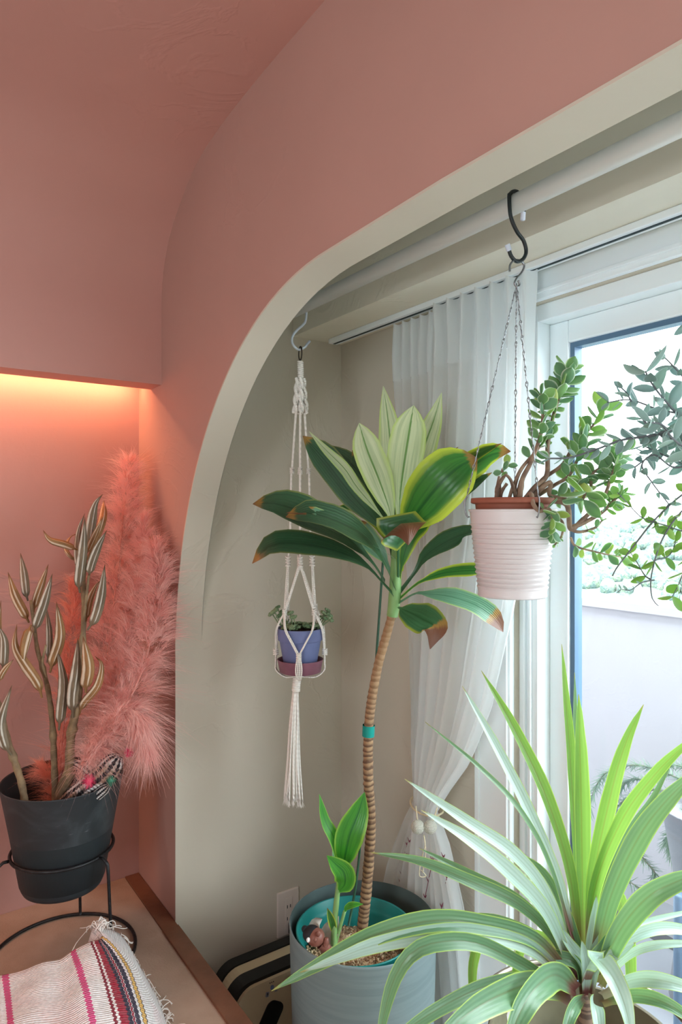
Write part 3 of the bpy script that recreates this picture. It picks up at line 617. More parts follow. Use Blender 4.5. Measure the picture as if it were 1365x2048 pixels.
# knitted striped cactus arms with pompoms
def yarnmat():
    k = NT('striped_yarn'); u, v = k.uv(); k.b.inputs['Roughness'].default_value = .95
    s = k.math('SINE', k.math('MULTIPLY', u, 6.2832 * 9)); kn = k.math('SINE', k.math('MULTIPLY', v, 170)); nz = k.noise(60, 3)
    c = k.mix(k.step(k.math('ADD', k.math('ADD', s, k.math('MULTIPLY', kn, .35)), k.math('MULTIPLY', k.math('SUBTRACT', nz, .5), 2)), -.25, .35), srgb(34, 32, 38), k.mix(k.step(k.noise(14, 2), .48, .56), srgb(226, 222, 220), srgb(168, 138, 120)))
    k.col(c); k.bump(k.math('ADD', s, kn), .7, .004); return k.m
YARN = yarnmat()
yc = thing('yarn_cactus', 'knitted black and white striped cactus with pink pompoms leaning in the charcoal pot', 'knitted ornament', P(110, 1625, 1.56))
def arm(pts, ra, rb):
    s = spline(PP(pts), 26)
    MB().tube(s, [(ra + (rb - ra) * i / 25) * (1 if i < 22 else math.sqrt(max(.02, 1 - ((i - 21.5) / 3.8) ** 2))) for i in range(26)], 22).build('arm', YARN, yc)
arm([(100, 1640, 1.60), (140, 1600, 1.59), (180, 1568, 1.575), (214, 1542, 1.565), (238, 1512, 1.565)], .020, .027)
arm([(205, 1565, 1.57), (185, 1545, 1.58), (165, 1530, 1.59), (148, 1522, 1.60)], .018, .012)
arm([(140, 1640, 1.58), (175, 1606, 1.57), (203, 1582, 1.56), (218, 1570, 1.555)], .015, .013)
def pom(c, r, mt, n=260):
    rnd = random.Random(n); m = MB(); m.ball(c, r * .5, 8, 6)
    for i in range(n):
        d = V((rnd.gauss(0, 1), rnd.gauss(0, 1), rnd.gauss(0, 1))).normalized(); m.ribbon([c + d * r * .3, c + d * r * .7, c + d * r * rnd.uniform(.9, 1.1)], .0016, d.orthogonal())
    return m
HOT = mat('hot_pink_yarn', srgb(238, 78, 122), .9, .2, 40); GRN = mat('green_yarn', srgb(84, 158, 130), .9, .4, 60)
pom(P(178, 1562, 1.535), .017, HOT).build('pompom', HOT, yc); pom(P(258, 1505, 1.55), .012, HOT, 200).build('pompom', HOT, yc); pom(P(222, 1562, 1.535), .012, GRN, 160).build('pompom', GRN, yc, label='green pompom')

# ------------------------------------------------------------------ striped woven blanket
def blanket():
    Zs = lambda l: l
    # columns across (u), each a run of (px, py, height above bench) from far crest to near
    cols = [
     (-.60, [(-330, 2075, .004), (-300, 2150, .004), (-260, 2250, .004), (-200, 2420, .004)]),
     (-.05, [(-40, 1963, .135), (-25, 2010, .13), (-10, 2060, .125), (10, 2200, .10), (24, 2330, .004)]),
     (.10, [(8, 1955, .140), (14, 2000, .135), (20, 2055, .130), (30, 2200, .10), (44, 2330, .004)]),
     (.28, [(75, 1933, .148), (84, 1985, .142), (95, 2055, .130), (105, 2200, .10), (119, 2330, .004)]),
     (.42, [(118, 1922, .150), (130, 1975, .142), (148, 2055, .130), (160, 2200, .10), (174, 2330, .004)]),
     (.50, [(145, 1903, .156), (164, 1965, .146), (184, 2055, .130), (200, 2200, .09), (214, 2330, .004)]),
     (.62, [(180, 1888, .160), (202, 1950, .145), (228, 2055, .115), (245, 2200, .07), (259, 2330, .004)]),
     (.72, [(199, 1880, .162), (234, 1950, .138), (266, 2055, .100), (285, 2200, .05), (299, 2330, .004)]),
     (.82, [(206, 1874, .165), (252, 1935, .125), (292, 2055, .075), (310, 2200, .03), (324, 2330, .004)]),
     (.92, [(196, 1862, .168), (258, 1915, .115), (306, 2010, .050), (324, 2100, .02), (335, 2200, .008), (349, 2330, .004)]),
     (1.0, [(188, 1856, .165), (236, 1866, .125), (272, 1925, .070), (304, 1985, .03), (334, 2060, .008), (350, 2200, .006), (364, 2330, .004)])]
    grid = []
    for u, c in cols: grid.append((u, spline([PZ(a, b, ZB + h) for a, b, h in c], 34)))
    us = [-.6 + 1.6 * i / 90 for i in range(91)]; rows = []
    for r in range(34):
        line = [g[1][r] for g in grid]; row = []
        for u in us:
            j = 0
            while j < len(grid) - 2 and u > grid[j + 1][0]: j += 1
            f = (u - grid[j][0]) / (grid[j + 1][0] - grid[j][0]); b, c = line[j], line[j + 1]; h_ = grid[j + 1][0] - grid[j][0]
            def tan(q):
                q0, q1 = max(q - 1, 0), min(q + 1, len(line) - 1); return (line[q1] - line[q0]) * (h_ / (grid[q1][0] - grid[q0][0]))
            p = b * (2 * f ** 3 - 3 * f * f + 1) + tan(j) * (f ** 3 - 2 * f * f + f) + c * (3 * f * f - 2 * f ** 3) + tan(j + 1) * (f ** 3 - f * f)
            p = p + V((0, 0, .002 * math.sin(u * 23 + r * .3) + .0012 * math.sin(r * 1.1 + u * 7)))
            row.append(p)
        rows.append(row)
    # far side drops behind the crest on to the bench
    back = []
    for kx, (dz, dy) in enumerate(((.9, .012), (.5, .035), (.03, .05))):
        back.insert(0, [V((p.x - .01 * kx, p.y + dy, ZB + .004 + (p.z - ZB) * dz)) for p in rows[0]])
    rows = back + rows
    return rows, us
rows, us = blanket()
k = NT('woven_stripes'); u, v = k.uv(); k.b.inputs['Roughness'].default_value = .95
uu = k.math('ADD', k.math('ADD', k.math('MULTIPLY', u, 1.6), -.6), k.math('MULTIPLY', k.math('SINE', k.math('MULTIPLY', v, 330)), .0035))
wv = k.noise(160, 3)
c = k.mix(k.step(k.noise(12, 4), .45, .75), srgb(238, 232, 230), srgb(240, 214, 214))
for a, b, cc in ((.085, .125, (214, 82, 132)), (.490, .522, (222, 84, 140)), (.622, .640, (136, 26, 50)), (.655, .70, (158, 34, 56)), (.698, .722, (40, 32, 56)), (.724, .738, (150, 36, 58)), (.742, .778, (44, 36, 58)), (.798, .803, (50, 40, 52)), (.803, .828, (226, 178, 96)), (.828, .834, (50, 40, 52))):
    f = k.math('MULTIPLY', k.math('GREATER_THAN', uu, a), k.math('LESS_THAN', uu, b))
    c = k.mix(f, c, srgb(*cc))
k.col(k.mix(k.math('MULTIPLY', k.step(wv, .3, .7), .25), c, (.25, .22, .22, 1)))
k.bump(k.math('ADD', k.math('SINE', k.math('MULTIPLY', v, 660)), k.math('MULTIPLY', wv, 2)), .5, .003)
bl = thing('striped_blanket', 'white woven blanket with pink, red, black and yellow stripes heaped on the bench', 'blanket', (SC.x, 1.3, ZB))
m = MB(); m.grid(rows); o = m.build('cloth', k.m, bl)
md = o.modifiers.new('thick', 'SOLIDIFY'); md.thickness = .003; md.offset = -1
rnd = random.Random(9); m = MB()
for i in range(150):
    q = rnd.random(); a = 3 + q * 30; j = int(min(a, len(rows) - 2)); p = rows[j][-1].lerp(rows[j + 1][-1], a - j)
    d = (p - rows[j][-6]); d.z = 0; d = d.normalized(); L = rnd.uniform(.02, .042)
    tw = V((rnd.gauss(0, .45), rnd.gauss(0, .45), 0)); zz = max(ZB + .003, p.z - L * .6)
    b = p + d * L * .35 + V((0, 0, .004 * rnd.random())); e = p + (d + tw) * L * .8; e.z = zz + rnd.random() * .006; f = e + (tw + d * rnd.uniform(-.8, .4)) * L * .4; f.z = max(ZB + .002, e.z - .004)
    m.tube(spline([p - d * .004, b, e, f], 9), .0009, 5)
for i in range(34):
    q = rnd.random() * .5; p = rows[3][-1 - int(q * 14)]
    L = rnd.uniform(.012, .03); e = p + V((rnd.gauss(.01, .01), rnd.gauss(.01, .01), L * rnd.uniform(-.1, .7)))
    m.tube(spline([p, p.lerp(e, .5) + V((0, 0, .006)), e, e + V((rnd.gauss(0, .006), 0, -.012))], 8), .0009, 5)
m.build('fringe', mat('fringe_thread', srgb(240, 232, 226), .9), bl, kind='stuff')

# ------------------------------------------------------------------ appliance, outlet on the bay end wall
BLK = mat('black_rubber', srgb(22, 26, 26), .5); CRM = mat('cream_plastic', srgb(216, 206, 172), .45)
def rr_prof(x0, x1, z0, z1, r, n=8):
    pts = []
    for cx, cz, a0 in ((x1 - r, z1 - r, 0), (x0 + r, z1 - r, 90)):
        for i in range(n + 1): a = R(a0 + 90 * i / n); pts.append((cx + r * math.cos(a), cz + r * math.sin(a)))
    pts += [(x0, z0), (x1, z0)]; return pts
ap = thing('dehumidifier', 'cream rounded appliance with black trim bands half hidden behind the grey planter', 'appliance', (.26, 1.60, 0))
ZA = .232; 
def slab(name, y0, y1, mt, grow=0, x0=.088, x1=.36, r=.055):
    pr = rr_prof(x0 - grow, x1 + grow, 0.001, ZA + grow, r); m = MB()
    n = len(pr); m.add([(x, y0, z) for x, z in pr] + [(x, y1, z) for x, z in pr], [tuple(range(n)), tuple(range(2 * n - 1, n - 1, -1))] + [(i, i + n, (i + 1) % n + n, (i + 1) % n) for i in range(n)])
    return m.build(name, mt, ap, smooth=False)
slab('rear_trim', 1.6205, 1.652, BLK, .004); slab('shell', 1.583, 1.620, CRM); slab('front_trim', 1.542, 1.5825, BLK, .004); slab('front_panel', 1.532, 1.5415, CRM, -.004)
def dark(x0, x1, z0, z1, name, mt, r, y=1.5318, d=.004):
    n = 6; pts = []
    for cx, cz, a0 in ((x1 - r, z1 - r, 0), (x0 + r, z1 - r, 90), (x0 + r, z0 + r, 180), (x1 - r, z0 + r, 270)):
        for i in range(n + 1): a = R(a0 + 90 * i / n); pts.append((cx + r * math.cos(a), cz + r * math.sin(a)))
    k = len(pts); m = MB(); m.add([(x, y - d, z) for x, z in pts] + [(x, y, z) for x, z in pts], [tuple(range(k)), tuple(range(2 * k - 1, k - 1, -1))] + [(i, i + k, (i + 1) % k + k, (i + 1) % k) for i in range(k)])
    return m.build(name, mt, ap, smooth=False)
BTN = mat('grey_button', srgb(150, 158, 172), .4); BTB = mat('blue_button', srgb(120, 144, 190), .4)
def plate(cx, cz, w_, h_, r, ang, name, mt, d=.004, lab=None):
    pts = []; n = 6
    for sx, sz, a0 in ((1, 1, 0), (-1, 1, 90), (-1, -1, 180), (1, -1, 270)):
        for i in range(n + 1):
            a = R(a0 + 90 * i / n); x = sx * (w_ / 2 - r) + r * math.cos(a); z = sz * (h_ / 2 - r) + r * math.sin(a)
            pts.append((cx + x * math.cos(R(ang)) - z * math.sin(R(ang)), cz + x * math.sin(R(ang)) + z * math.cos(R(ang))))
    k = len(pts); m = MB(); m.add([(x, 1.5318 - d, z) for x, z in pts] + [(x, 1.5318, z) for x, z in pts], [tuple(range(k)), tuple(range(2 * k - 1, k - 1, -1))] + [(i, i + k, (i + 1) % k + k, (i + 1) % k) for i in range(k)])
    return m.build(name, mt, ap, smooth=False, label=lab)
plate(.186, .128, .052, .088, .018, -32, 'sensor_window', BLK, .003)
plate(.193, .2065, .009, .010, .003, -10, 'button', BTB, .002, 'blue round button'); plate(.179, .194, .009, .012, .002, -10, 'button', BTN, .002); plate(.204, .197, .008, .009, .002, -10, 'button', BTN, .002)
m = MB(); m.box((.1775, 1.5292, .190), (.1787, 1.5297, .198)).box((.1787, 1.5292, .1969), (.1808, 1.5297, .198)).box((.1798, 1.5292, .1935), (.1808, 1.5297, .1969)).box((.1787, 1.5292, .1935), (.1798, 1.5297, .1945))
m.build('button_symbol', BLK, ap, smooth=False, label='small dark letter P on a button')
m = MB()
for i in range(3): m.box((.186 + i * .005, 1.5306, .2185), (.188 + i * .005, 1.532, .2205))
m.build('speaker_hole', BLK, ap, smooth=False)
a = PY(553, 1786, YB); b = PY(553, 1876, YB)
ou = thing('wall_outlet', 'white two-pin wall outlet low on the bay end wall beside the grey planter', 'outlet', (a.x + .035, YB, (a.z + b.z) / 2))
PLT = mat('outlet_plate', srgb(226, 214, 204), .4)
MB().box((a.x, YB - .007, b.z), (a.x + .072, YB, a.z)).build('plate', PLT, ou, smooth=False, bevel=.003)
MB().box((a.x + .024, YB - .009, b.z + .02), (a.x + .048, YB - .0072, a.z - .02)).build('socket_insert', PLT, ou, smooth=False, bevel=.001)
for zz in (.032, .066):
    for xx in (.030, .040): MB().box((a.x + xx, YB - .0096, b.z + .012 + zz), (a.x + xx + .002, YB - .0088, b.z + .012 + zz + .009)).build('slot', BLK, ou, smooth=False)
pg = thing('power_plug', 'black power plug and cord pushed into the outlet behind the planter', 'plug', (a.x + .05, YB - .03, b.z + .03))
m = MB(); m.box((a.x + .032, YB - .045, b.z + .006), (a.x + .058, YB - .0105, b.z + .040)); m.build('plug_body', BLK, pg, smooth=False, bevel=.004)
MB().tube(spline([V((a.x + .046, YB - .036, b.z + .006)), V((a.x + .047, YB - .037, .20)), V((a.x + .05, YB - .03, .13)), V((a.x + .05, YB - .025, .004))], 14), .003, 8).build('cord', BLK, pg)

# ------------------------------------------------------------------ rod and hooks
XR, ZRD = .2145, H + .506
RODW = mat('rod_white', srgb(232, 234, 230), .3, spec=.5)
rod = tag(MB().tube([V((XR, -2.29, ZRD)), V((XR, 0, ZRD)), V((XR, YB - .001, ZRD))], .0158, 28).build('hanging_rod', RODW), 'long white round rod running along the top of the window bay', 'rod')
BLKM = mat('black_coated_wire', srgb(26, 34, 36), .35); WHM = mat('white_coated_wire', srgb(206, 214, 222), .35); STEEL = mat('steel_wire', srgb(150, 152, 156), .28, metal=1)
CAPW = mat('white_rubber_cap', srgb(226, 232, 246), .4)
YH = .7503                                     # the hanging bucket
def over_rod(y, a0, a1, r): return [V((XR + r * math.cos(R(a)), y, ZRD + r * math.sin(R(a)))) for a in range(a0, a1 + (1 if a1 > a0 else -1), 15 if a1 > a0 else -15)]
hk = thing('s_hook', 'black S hook with white tips hanging from the white rod above the ribbed bucket', 'hook', (XR, YH, ZRD + .018))
low = [PY(px, py, YH) for px, py in ((1022, 432), (1034, 462), (1048, 482), (1053, 503), (1047, 518), (1034, 523), (1023, 512), (1018, 497))]
top = over_rod(YH, -35, 170, .0192)
MB().tube(spline(top + low, 70), .0031, 10).build('hook_wire', BLKM, hk)
MB().tube([top[0], top[0] + V((-.001, 0, -.012))], .0042, 10).build('tip_cap', CAPW, hk)
MB().tube([low[-1] + (low[-2] - low[-1]) * .3, low[-1] + (low[-1] - low[-2]) * .55], .0044, 10).build('tip_cap', CAPW, hk)

# ------------------------------------------------------------------ ribbed bucket on chains
BC = P(1025, 1020, 1.113); BX, BY = BC.x, BC.y; BZ1 = BC.z; BZ0 = BZ1 - .1405
hb = thing('hanging_bucket', 'white ribbed metal bucket hanging on three steel chains before the balcony door', 'hanging planter', (BX, BY, BZ0))
BW = mat('bucket_white_enamel', srgb(216, 208, 208), .3, spec=.5)
prof = [(.001, BZ0 + .004), (.050, BZ0 + .004), (.0535, BZ0), (.0555, BZ0 + .002), (.0545, BZ0 + .005)]
for i in range(141):
    f = i / 140; z = BZ0 + .006 + f * .132; r = .0545 + .0135 * f
    rib = .0015 * math.sin(f * 2 * math.pi * 17) if .05 < f < .86 else 0
    prof.append((r + rib, z))
prof += [(.0698, BZ1 - .002), (.0705, BZ1), (.0695, BZ1 + .0012), (.0682, BZ1)]
MB().lathe(prof, (BX, BY, 0), 72).build('bucket_wall', BW, hb)
MB().lathe([(.0682, BZ1), (.054, BZ0 + .008), (.001, BZ0 + .008)], (BX, BY, 0), 48).build('bucket_lining', BW, hb)
apex = PY(1034, 562, YH)
lk = PY(1034, 523, YH)
m = MB(); m.tube(spline([PY(x, y, YH) for x, y in ((1020, 543), (1021, 530), (1029, 521), (1041, 521), (1049, 531), (1044, 545), (1034, 557), (1030, 567), (1035, 574), (1040, 569), (1037, 561))], 50), .0017, 8); m.build('top_hook', STEEL, hb)
def linkmesh():
    L = .0118; m = MB(); pts = [V((0, 0, 0)), V((.0007, 0, .003)), V((.0026, 0, .0062)), V((.0030, 0, .0086)), V((.0018, 0, .0108)), V((0, 0, .0116)), V((-.0018, 0, .0108)), V((-.0030, 0, .0086)), V((-.0026, 0, .0062)), V((-.0007, 0, .003)), V((0, 0, -.0006)), V((0, .0012, -.0022)), V((0, -.0012, -.0028))]
    m.tube(spline(pts, 26), .00068, 5); return m.mesh('link', STEEL)
LM = linkmesh()
for ang, hookout in ((180 - 34.6 + 5, 1), (-108, 1), (38, 1)):
    d = V((math.cos(R(ang)), math.sin(R(ang)), 0)); rim = V((BX, BY, BZ1)) + d * .0695
    hk2 = rim + d * .006 + V((0, 0, .022))
    # wire claw over the bucket rim
    cl = MB().tube(spline([hk2, hk2 + d * .003 + V((0, 0, -.010)), rim + d * .008 + V((0, 0, -.004)), rim + d * .004 + V((0, 0, -.012)), rim + d * .0018 + V((0, 0, -.011))], 16), .0012, 8)
    chain = cl.build('chain', STEEL, hb)
    ORG[chain.name] = (0, 0, 0)
    a0 = apex + V((0, 0, -.006)); vec = hk2 - a0; n = int(vec.length / .0128); axis = -vec.normalized()
    q0 = V((0, 0, 1)).rotation_difference(axis)
    for i in range(n):
        p = hk2 - vec * ((i + .15) / n)
        M = Matrix.Translation(p) @ q0.to_matrix().to_4x4() @ Matrix.Rotation(R(25 + (i % 2) * 35 + (i * 37) % 23), 4, 'Z') @ Matrix.Diagonal((1, 1, vec.length / n / .0118, 1))
        o = bpy.data.objects.new('link', LM); col.objects.link(o); o.matrix_basis = M; o.parent = chain
# terracotta pot with shrubby succulent in the bucket
TC = mat('terracotta_plastic', srgb(158, 92, 72), .6, .15, 15)
su = thing('bushy_succulent', 'bushy succulent with rounded green leaves spilling from a brown pot in the white bucket', 'plant', (BX, BY, BZ0 + .02))
MB().lathe([(.001, BZ0 + .009), (.044, BZ0 + .009), (.059, BZ1 + .008), (.0592, BZ1 + .0095), (.064, BZ1 + .0105), (.0665, BZ1 + .012), (.066, BZ1 + .019), (.0645, BZ1 + .0195), (.062, BZ1 + .018), (.061, BZ1 + .0105)], (BX, BY, 0), 56).build('pot', TC, su)
MB().lathe([(.001, BZ1 + .013), (.03, BZ1 + .012), (.0615, BZ1 + .011)], (BX, BY, 0), 32).build('soil', mat('dark_soil', srgb(70, 52, 42), .95, .4, 120, .8, 200), su)
k = NT('succulent_leaf'); u, v = k.uv(); k.b.inputs['Roughness'].default_value = .55
e = k.math('MULTIPLY', k.math('ABSOLUTE', k.math('SUBTRACT', u, .5)), 2.0); rn = k.n('ShaderNodeObjectInfo').outputs['Random']
c = k.mix(k.step(rn, .2, .95), srgb(112, 156, 130), srgb(150, 190, 116)); c = k.mix(k.step(rn, .93, .97), c, srgb(206, 216, 130))
c = k.mix(k.math('MULTIPLY', k.step(k.noise(70, 3), .4, .7), .3), c, srgb(146, 180, 130))
c = k.mix(k.step(e, .74, .95), c, srgb(226, 238, 222)); k.col(c); k.translucent(k.mix(.5, c, srgb(190, 230, 90)), .42); SUL = k.m  # pale rim paints the light shining through the leaf edges
k = NT('succulent_stem'); k.b.inputs['Roughness'].default_value = .85; k.col(k.mix(k.step(k.noise(60, 4), .35, .65), srgb(122, 98, 84), srgb(158, 132, 110))); k.bump(k.noise(150, 3), .5, .003); SUS = k.m
def ovate(name, mt, w, tipq, cup, thick):
    m = MB(); n = 9; k = 7; rows = []; under = []
    for i in range(n):
        v = i / (n - 1); hw = w * .5 * max(.03, math.sin(math.pi * min(1, v ** tipq * .985 + .01)) ** .72); z = v
        row = []
        for j in range(k):
            s = 2 * j / (k - 1) - 1; row.append(V((s * hw, cup * (s * s * hw) + .10 * v * v, z)))
        rows.append(row); under.append([p - V((0, thick * (1 - abs(2 * j / (k - 1) - 1) ** 2) + .002, 0)) for j, p in enumerate(row)])
    m.grid(rows); m.grid([list(r) for r in under]); return m.mesh(name, mt)
SL = [ovate('leaf', SUL, .62, 1.25, .25, .07), ovate('leaf', SUL, .5, 1.15, .35, .07), ovate('leaf', SUL, .74, 1.3, .15, .06)]
rnd = random.Random(21)
def put_leaf(mesh, p, d, size, parent, up=None, name='leaf'):
    d = d.normalized(); q = V((0, 0, 1)).rotation_difference(d)
    M = Matrix.Translation(p) @ q.to_matrix().to_4x4() @ Matrix.Rotation(rnd.uniform(0, 6.28) if up is None else up, 4, 'Z') @ Matrix.Diagonal((size, size, size, 1))
    o = bpy.data.objects.new(name, mesh); link(o, parent, M); return o
ncount = [0]
def shoot(pts, r, cl, parent=su, stem_mat=SUS, meshes=SL, lim=290, base_r=1.3):
    """stem through pts; cl: (v0, v1, pairs, size start px, size end px, splay)"""
    T_ = pts[0][2]; s = spline(PP(pts), 40)
    MB().tube(s, [r * (base_r - (base_r - .6) * i / 39) for i in range(40)], 7).build('branch', stem_mat, parent)
    for v0, v1, pr, s0, s1, splay in cl:
        for i in range(pr):
            f = i / max(1, pr - 1); v = (v0 + (v1 - v0) * f) * 38.9; j = int(v); p = s[j].lerp(s[j + 1], v - j); tg = (s[j + 1] - s[j]).normalized()
            a = i * 1.5708 + rnd.uniform(-.35, .35); o1 = tg.orthogonal().normalized(); b = tg.cross(o1)
            for sg in (0, math.pi):
                if ncount[0] >= lim: return
                ncount[0] += 1
                dd = o1 * math.cos(a + sg) + b * math.sin(a + sg)
                dir_ = dd * splay + tg * (1.15 - splay + .5 * f) + V((0, 0, rnd.uniform(-.1, .2)))
                sz = (1.25 if parent is su else 1.3) * (s0 + (s1 - s0) * f) / F * pts[0][2] * rnd.uniform(.85, 1.15)
                put_leaf(meshes[rnd.randrange(len(meshes))], p, dir_, sz, parent)
t = 1.115
shoot([(1050, 1000, t), (1070, 975, t), (1094, 950, t + .01), (1096, 890, t + .01), (1108, 830, t + .01), (1122, 785, t + .02), (1138, 740, t + .03)], .0036, [(.55, .68, 6, 12, 18, .9), (.72, .99, 12, 30, 34, .85), (.35, .55, 7, 7, 10, .9)])
shoot([(1040, 1000, t - .02), (1045, 960, t - .02), (1062, 925, t - .02), (1082, 870, t - .02), (1086, 825, t - .02), (1082, 788, t - .02)], .0034, [(.55, .99, 11, 26, 26, .9)])
shoot([(1036, 998, t), (1030, 975, t - .01), (1042, 940, t - .02), (1075, 900, t - .01), (1098, 872, t)], .003, [(.6, .99, 5, 22, 26, .9)])
shoot([(1034, 1000, t), (1022, 960, t - .03), (1005, 942, t - .03), (1016, 930, t - .03)], .0028, [(.72, .99, 4, 14, 16, .9)])
shoot([(1050, 1002, t - .03), (1062, 988, t - .05), (1068, 1010, t - .07), (1080, 1022, t - .07), (1098, 1018, t - .07), (1106, 1040, t - .06), (1103, 1072, t - .06)], .0034, [(.55, .99, 9, 26, 22, .85)])
shoot([(1060, 998, t), (1100, 965, t), (1100, 990, t), (1125, 994, t), (1150, 985, t), (1166, 960, t)], .0036, [(.5, .99, 6, 24, 26, .9)])
shoot([(1062, 1000, t + .02), (1110, 970, t + .03), (1140, 950, t + .03), (1160, 910, t + .03), (1176, 870, t + .03)], .003, [(.45, .99, 10, 26, 34, .9)])
shoot([(1062, 996, t + .03), (1085, 960, t + .04), (1125, 930, t + .04), (1150, 890, t + .05), (1188, 850, t + .06), (1206, 815, t + .07)], .003, [(.5, .99, 10, 24, 32, .9)])
shoot([(1100, 1000, t - .01), (1135, 1010, t - .02), (1142, 1058, t - .02), (1165, 1040, t - .02), (1205, 1000, t - .02), (1222, 960, t - .01), (1238, 915, t)], .0038, [(.78, .99, 10, 22, 26, .95)])
shoot([(1142, 1056, t - .02), (1175, 1042, t - .02), (1203, 1026, t - .02), (1225, 1005, t - .02), (1245, 985, t - .01)], .0034, [(.55, .99, 9, 20, 20, .95)])
shoot([(1140, 1058, t - .02), (1160, 1064, t - .02), (1190, 1056, t - .02), (1206, 1040, t - .02)], .0024, [(.5, .95, 3, 14, 14, .9)])
shoot([(1120, 1000, t), (1150, 1000, t), (1180, 985, t), (1185, 950, t), (1210, 930, t + .02), (1250, 900, t + .03)], .0028, [(.3, .99, 12, 26, 30, .95)])
shoot([(1105, 1030, t - .05), (1126, 1045, t - .05), (1124, 1072, t - .05), (1110, 1090, t - .05)], .0022, [(.7, .99, 5, 7, 8, .9)])
shoot([(1142, 1075, t - .02), (1152, 1092, t - .02), (1185, 1102, t - .02), (1230, 1112, t - .01), (1246, 1114, t)], .0016, [(.15, .95, 7, 22, 22, .95)])
shoot([(1160, 1010, t - .04), (1172, 985, t - .06), (1168, 1000, t - .07)], .0016, [(.2, .99, 4, 38, 40, .95)])
for i in range(9):
    a = rnd.uniform(0, 6.28); p = V((BX, BY, BZ1 + .012)) + V((math.cos(a), math.sin(a), 0)) * rnd.uniform(.005, .03); q = p + V((rnd.uniform(-.012, .02), rnd.uniform(-.02, .01), rnd.uniform(.02, .055)))
    MB().tube(spline([p, p.lerp(q, .5) + V((rnd.uniform(-.012, .012), 0, 0)), q], 10), [.0032 - .0001 * j for j in range(10)], 7).build('branch', SUS, su)

# ------------------------------------------------------------------ trailing shrub coming in from the right
t = .93
k = NT('shrub_leaf'); rn = k.n('ShaderNodeObjectInfo').outputs['Random']; k.b.inputs['Roughness'].default_value = .5; u, v = k.uv()
c = k.mix(rn, srgb(160, 186, 184), srgb(180, 206, 194)); e = k.math('MULTIPLY', k.math('ABSOLUTE', k.math('SUBTRACT', u, .5)), 2.0)
c = k.mix(k.step(e, .8, .97), c, srgb(214, 230, 226)); k.col(c); k.translucent(c, .5); SHL = k.m  # haze by the window is put into this pale leaf colour
k = NT('shrub_leaf_young'); rn = k.n('ShaderNodeObjectInfo').outputs['Random']; k.b.inputs['Roughness'].default_value = .5
c = k.mix(rn, srgb(112, 158, 92), srgb(156, 194, 104)); k.col(c); k.translucent(k.mix(.5, c, srgb(200, 232, 120)), .45); SHY = k.m
SHS = mat('shrub_twig', srgb(112, 116, 120), .8, .2, 60)
BL = [ovate('leaf', SHL, .42, .95, .5, .012), ovate('leaf', SHL, .5, .9, .8, .012), ovate('leaf', SHL, .36, 1, .3, .012)]
YL = [ovate('leaf', SHY, .5, 1, .4, .012), ovate('leaf', SHY, .6, 1.05, .3, .012)]
SX, SY = XR, .40
sz0 = P(1560, 905, t)
hp = thing('hanging_basket', 'dark wire-hung basket pot at the right edge carrying the trailing grey-leaved shrub', 'hanging planter', (sz0.x, sz0.y, sz0.z - .12))
MB().lathe([(.001, sz0.z - .12), (.055, sz0.z - .12), (.075, sz0.z - .004), (.077, sz0.z), (.073, sz0.z)], (sz0.x, sz0.y, 0), 40).build('pot', mat('basket_grey', srgb(120, 122, 122), .6), hp)
m = MB()
for a in (90, 210, 330):
    d = V((math.cos(R(a)), math.sin(R(a)), 0)); m.tube([sz0 + d * .0775, V((XR, sz0.y, ZRD - .05))], .0012, 6)
m.tube(spline([V((XR, sz0.y, ZRD - .05)), V((XR + .018, sz0.y, ZRD - .02))] + [V((XR + .0178 * math.cos(R(a)), sz0.y, ZRD + .0178 * math.sin(R(a)))) for a in range(0, 181, 30)], 24), .0014, 6)
m.build('hanger_wire', STEEL, hp)
sh = thing('trailing_shrub', 'loose grey-leaved shrub trailing in from the right edge across the glass', 'plant', (sz0.x, sz0.y, sz0.z))
MB().lathe([(.001, sz0.z - .005), (.073, sz0.z - .008)], (sz0.x, sz0.y, 0), 24).build('soil', bpy.data.materials['dark_soil'], sh)
ncount[0] = 0
def tw(pts, r, cl, young=False): shoot(pts, r, cl, sh, SHS, YL if young else BL, 300, 1.2)
S = (1440, 890, t)
tw([S, (1360, 860, t), (1300, 872, t), (1245, 880, t), (1190, 900, t), (1140, 915, t + .01), (1098, 917, t + .02)], .0020, [(.15, .72, 9, 34, 30, .8), (.78, .99, 4, 18, 22, .7)])
tw([S, (1350, 880, t), (1310, 862, t), (1280, 830, t), (1255, 788, t), (1243, 775, t)], .0018, [(.2, .99, 9, 30, 22, .85)])
tw([S, (1380, 850, t), (1330, 800, t - .02), (1300, 760, t - .03), (1292, 742, t - .03)], .0018, [(.3, .99, 8, 40, 40, .9)])
tw([S, (1390, 820, t), (1370, 760, t), (1345, 730, t), (1330, 715, t)], .0016, [(.3, .99, 7, 30, 26, .9)])
tw([S, (1370, 890, t + .03), (1320, 900, t + .05), (1290, 920, t + .05), (1270, 935, t + .05)], .0018, [(.1, .99, 9, 32, 24, .9)])
tw([S, (1390, 905, t - .03), (1350, 880, t - .05), (1325, 850, t - .06), (1300, 845, t - .07)], .0018, [(.1, .99, 9, 36, 30, .9)])
tw([S, (1400, 870, t + .05), (1360, 830, t + .06), (1320, 820, t + .07), (1262, 800, t + .08), (1215, 805, t + .08)], .0016, [(.1, .99, 9, 30, 26, .9)])
tw([S, (1390, 930, t + .02), (1340, 915, t + .02), (1285, 890, t + .03)], .0016, [(.1, .99, 8, 32, 28, .9)])
tw([S, (1400, 920, t), (1350, 935, t), (1310, 910, t), (1285, 930, t), (1305, 965, t), (1340, 1010, t)], .0014, [(.3, .99, 8, 24, 18, .9)])
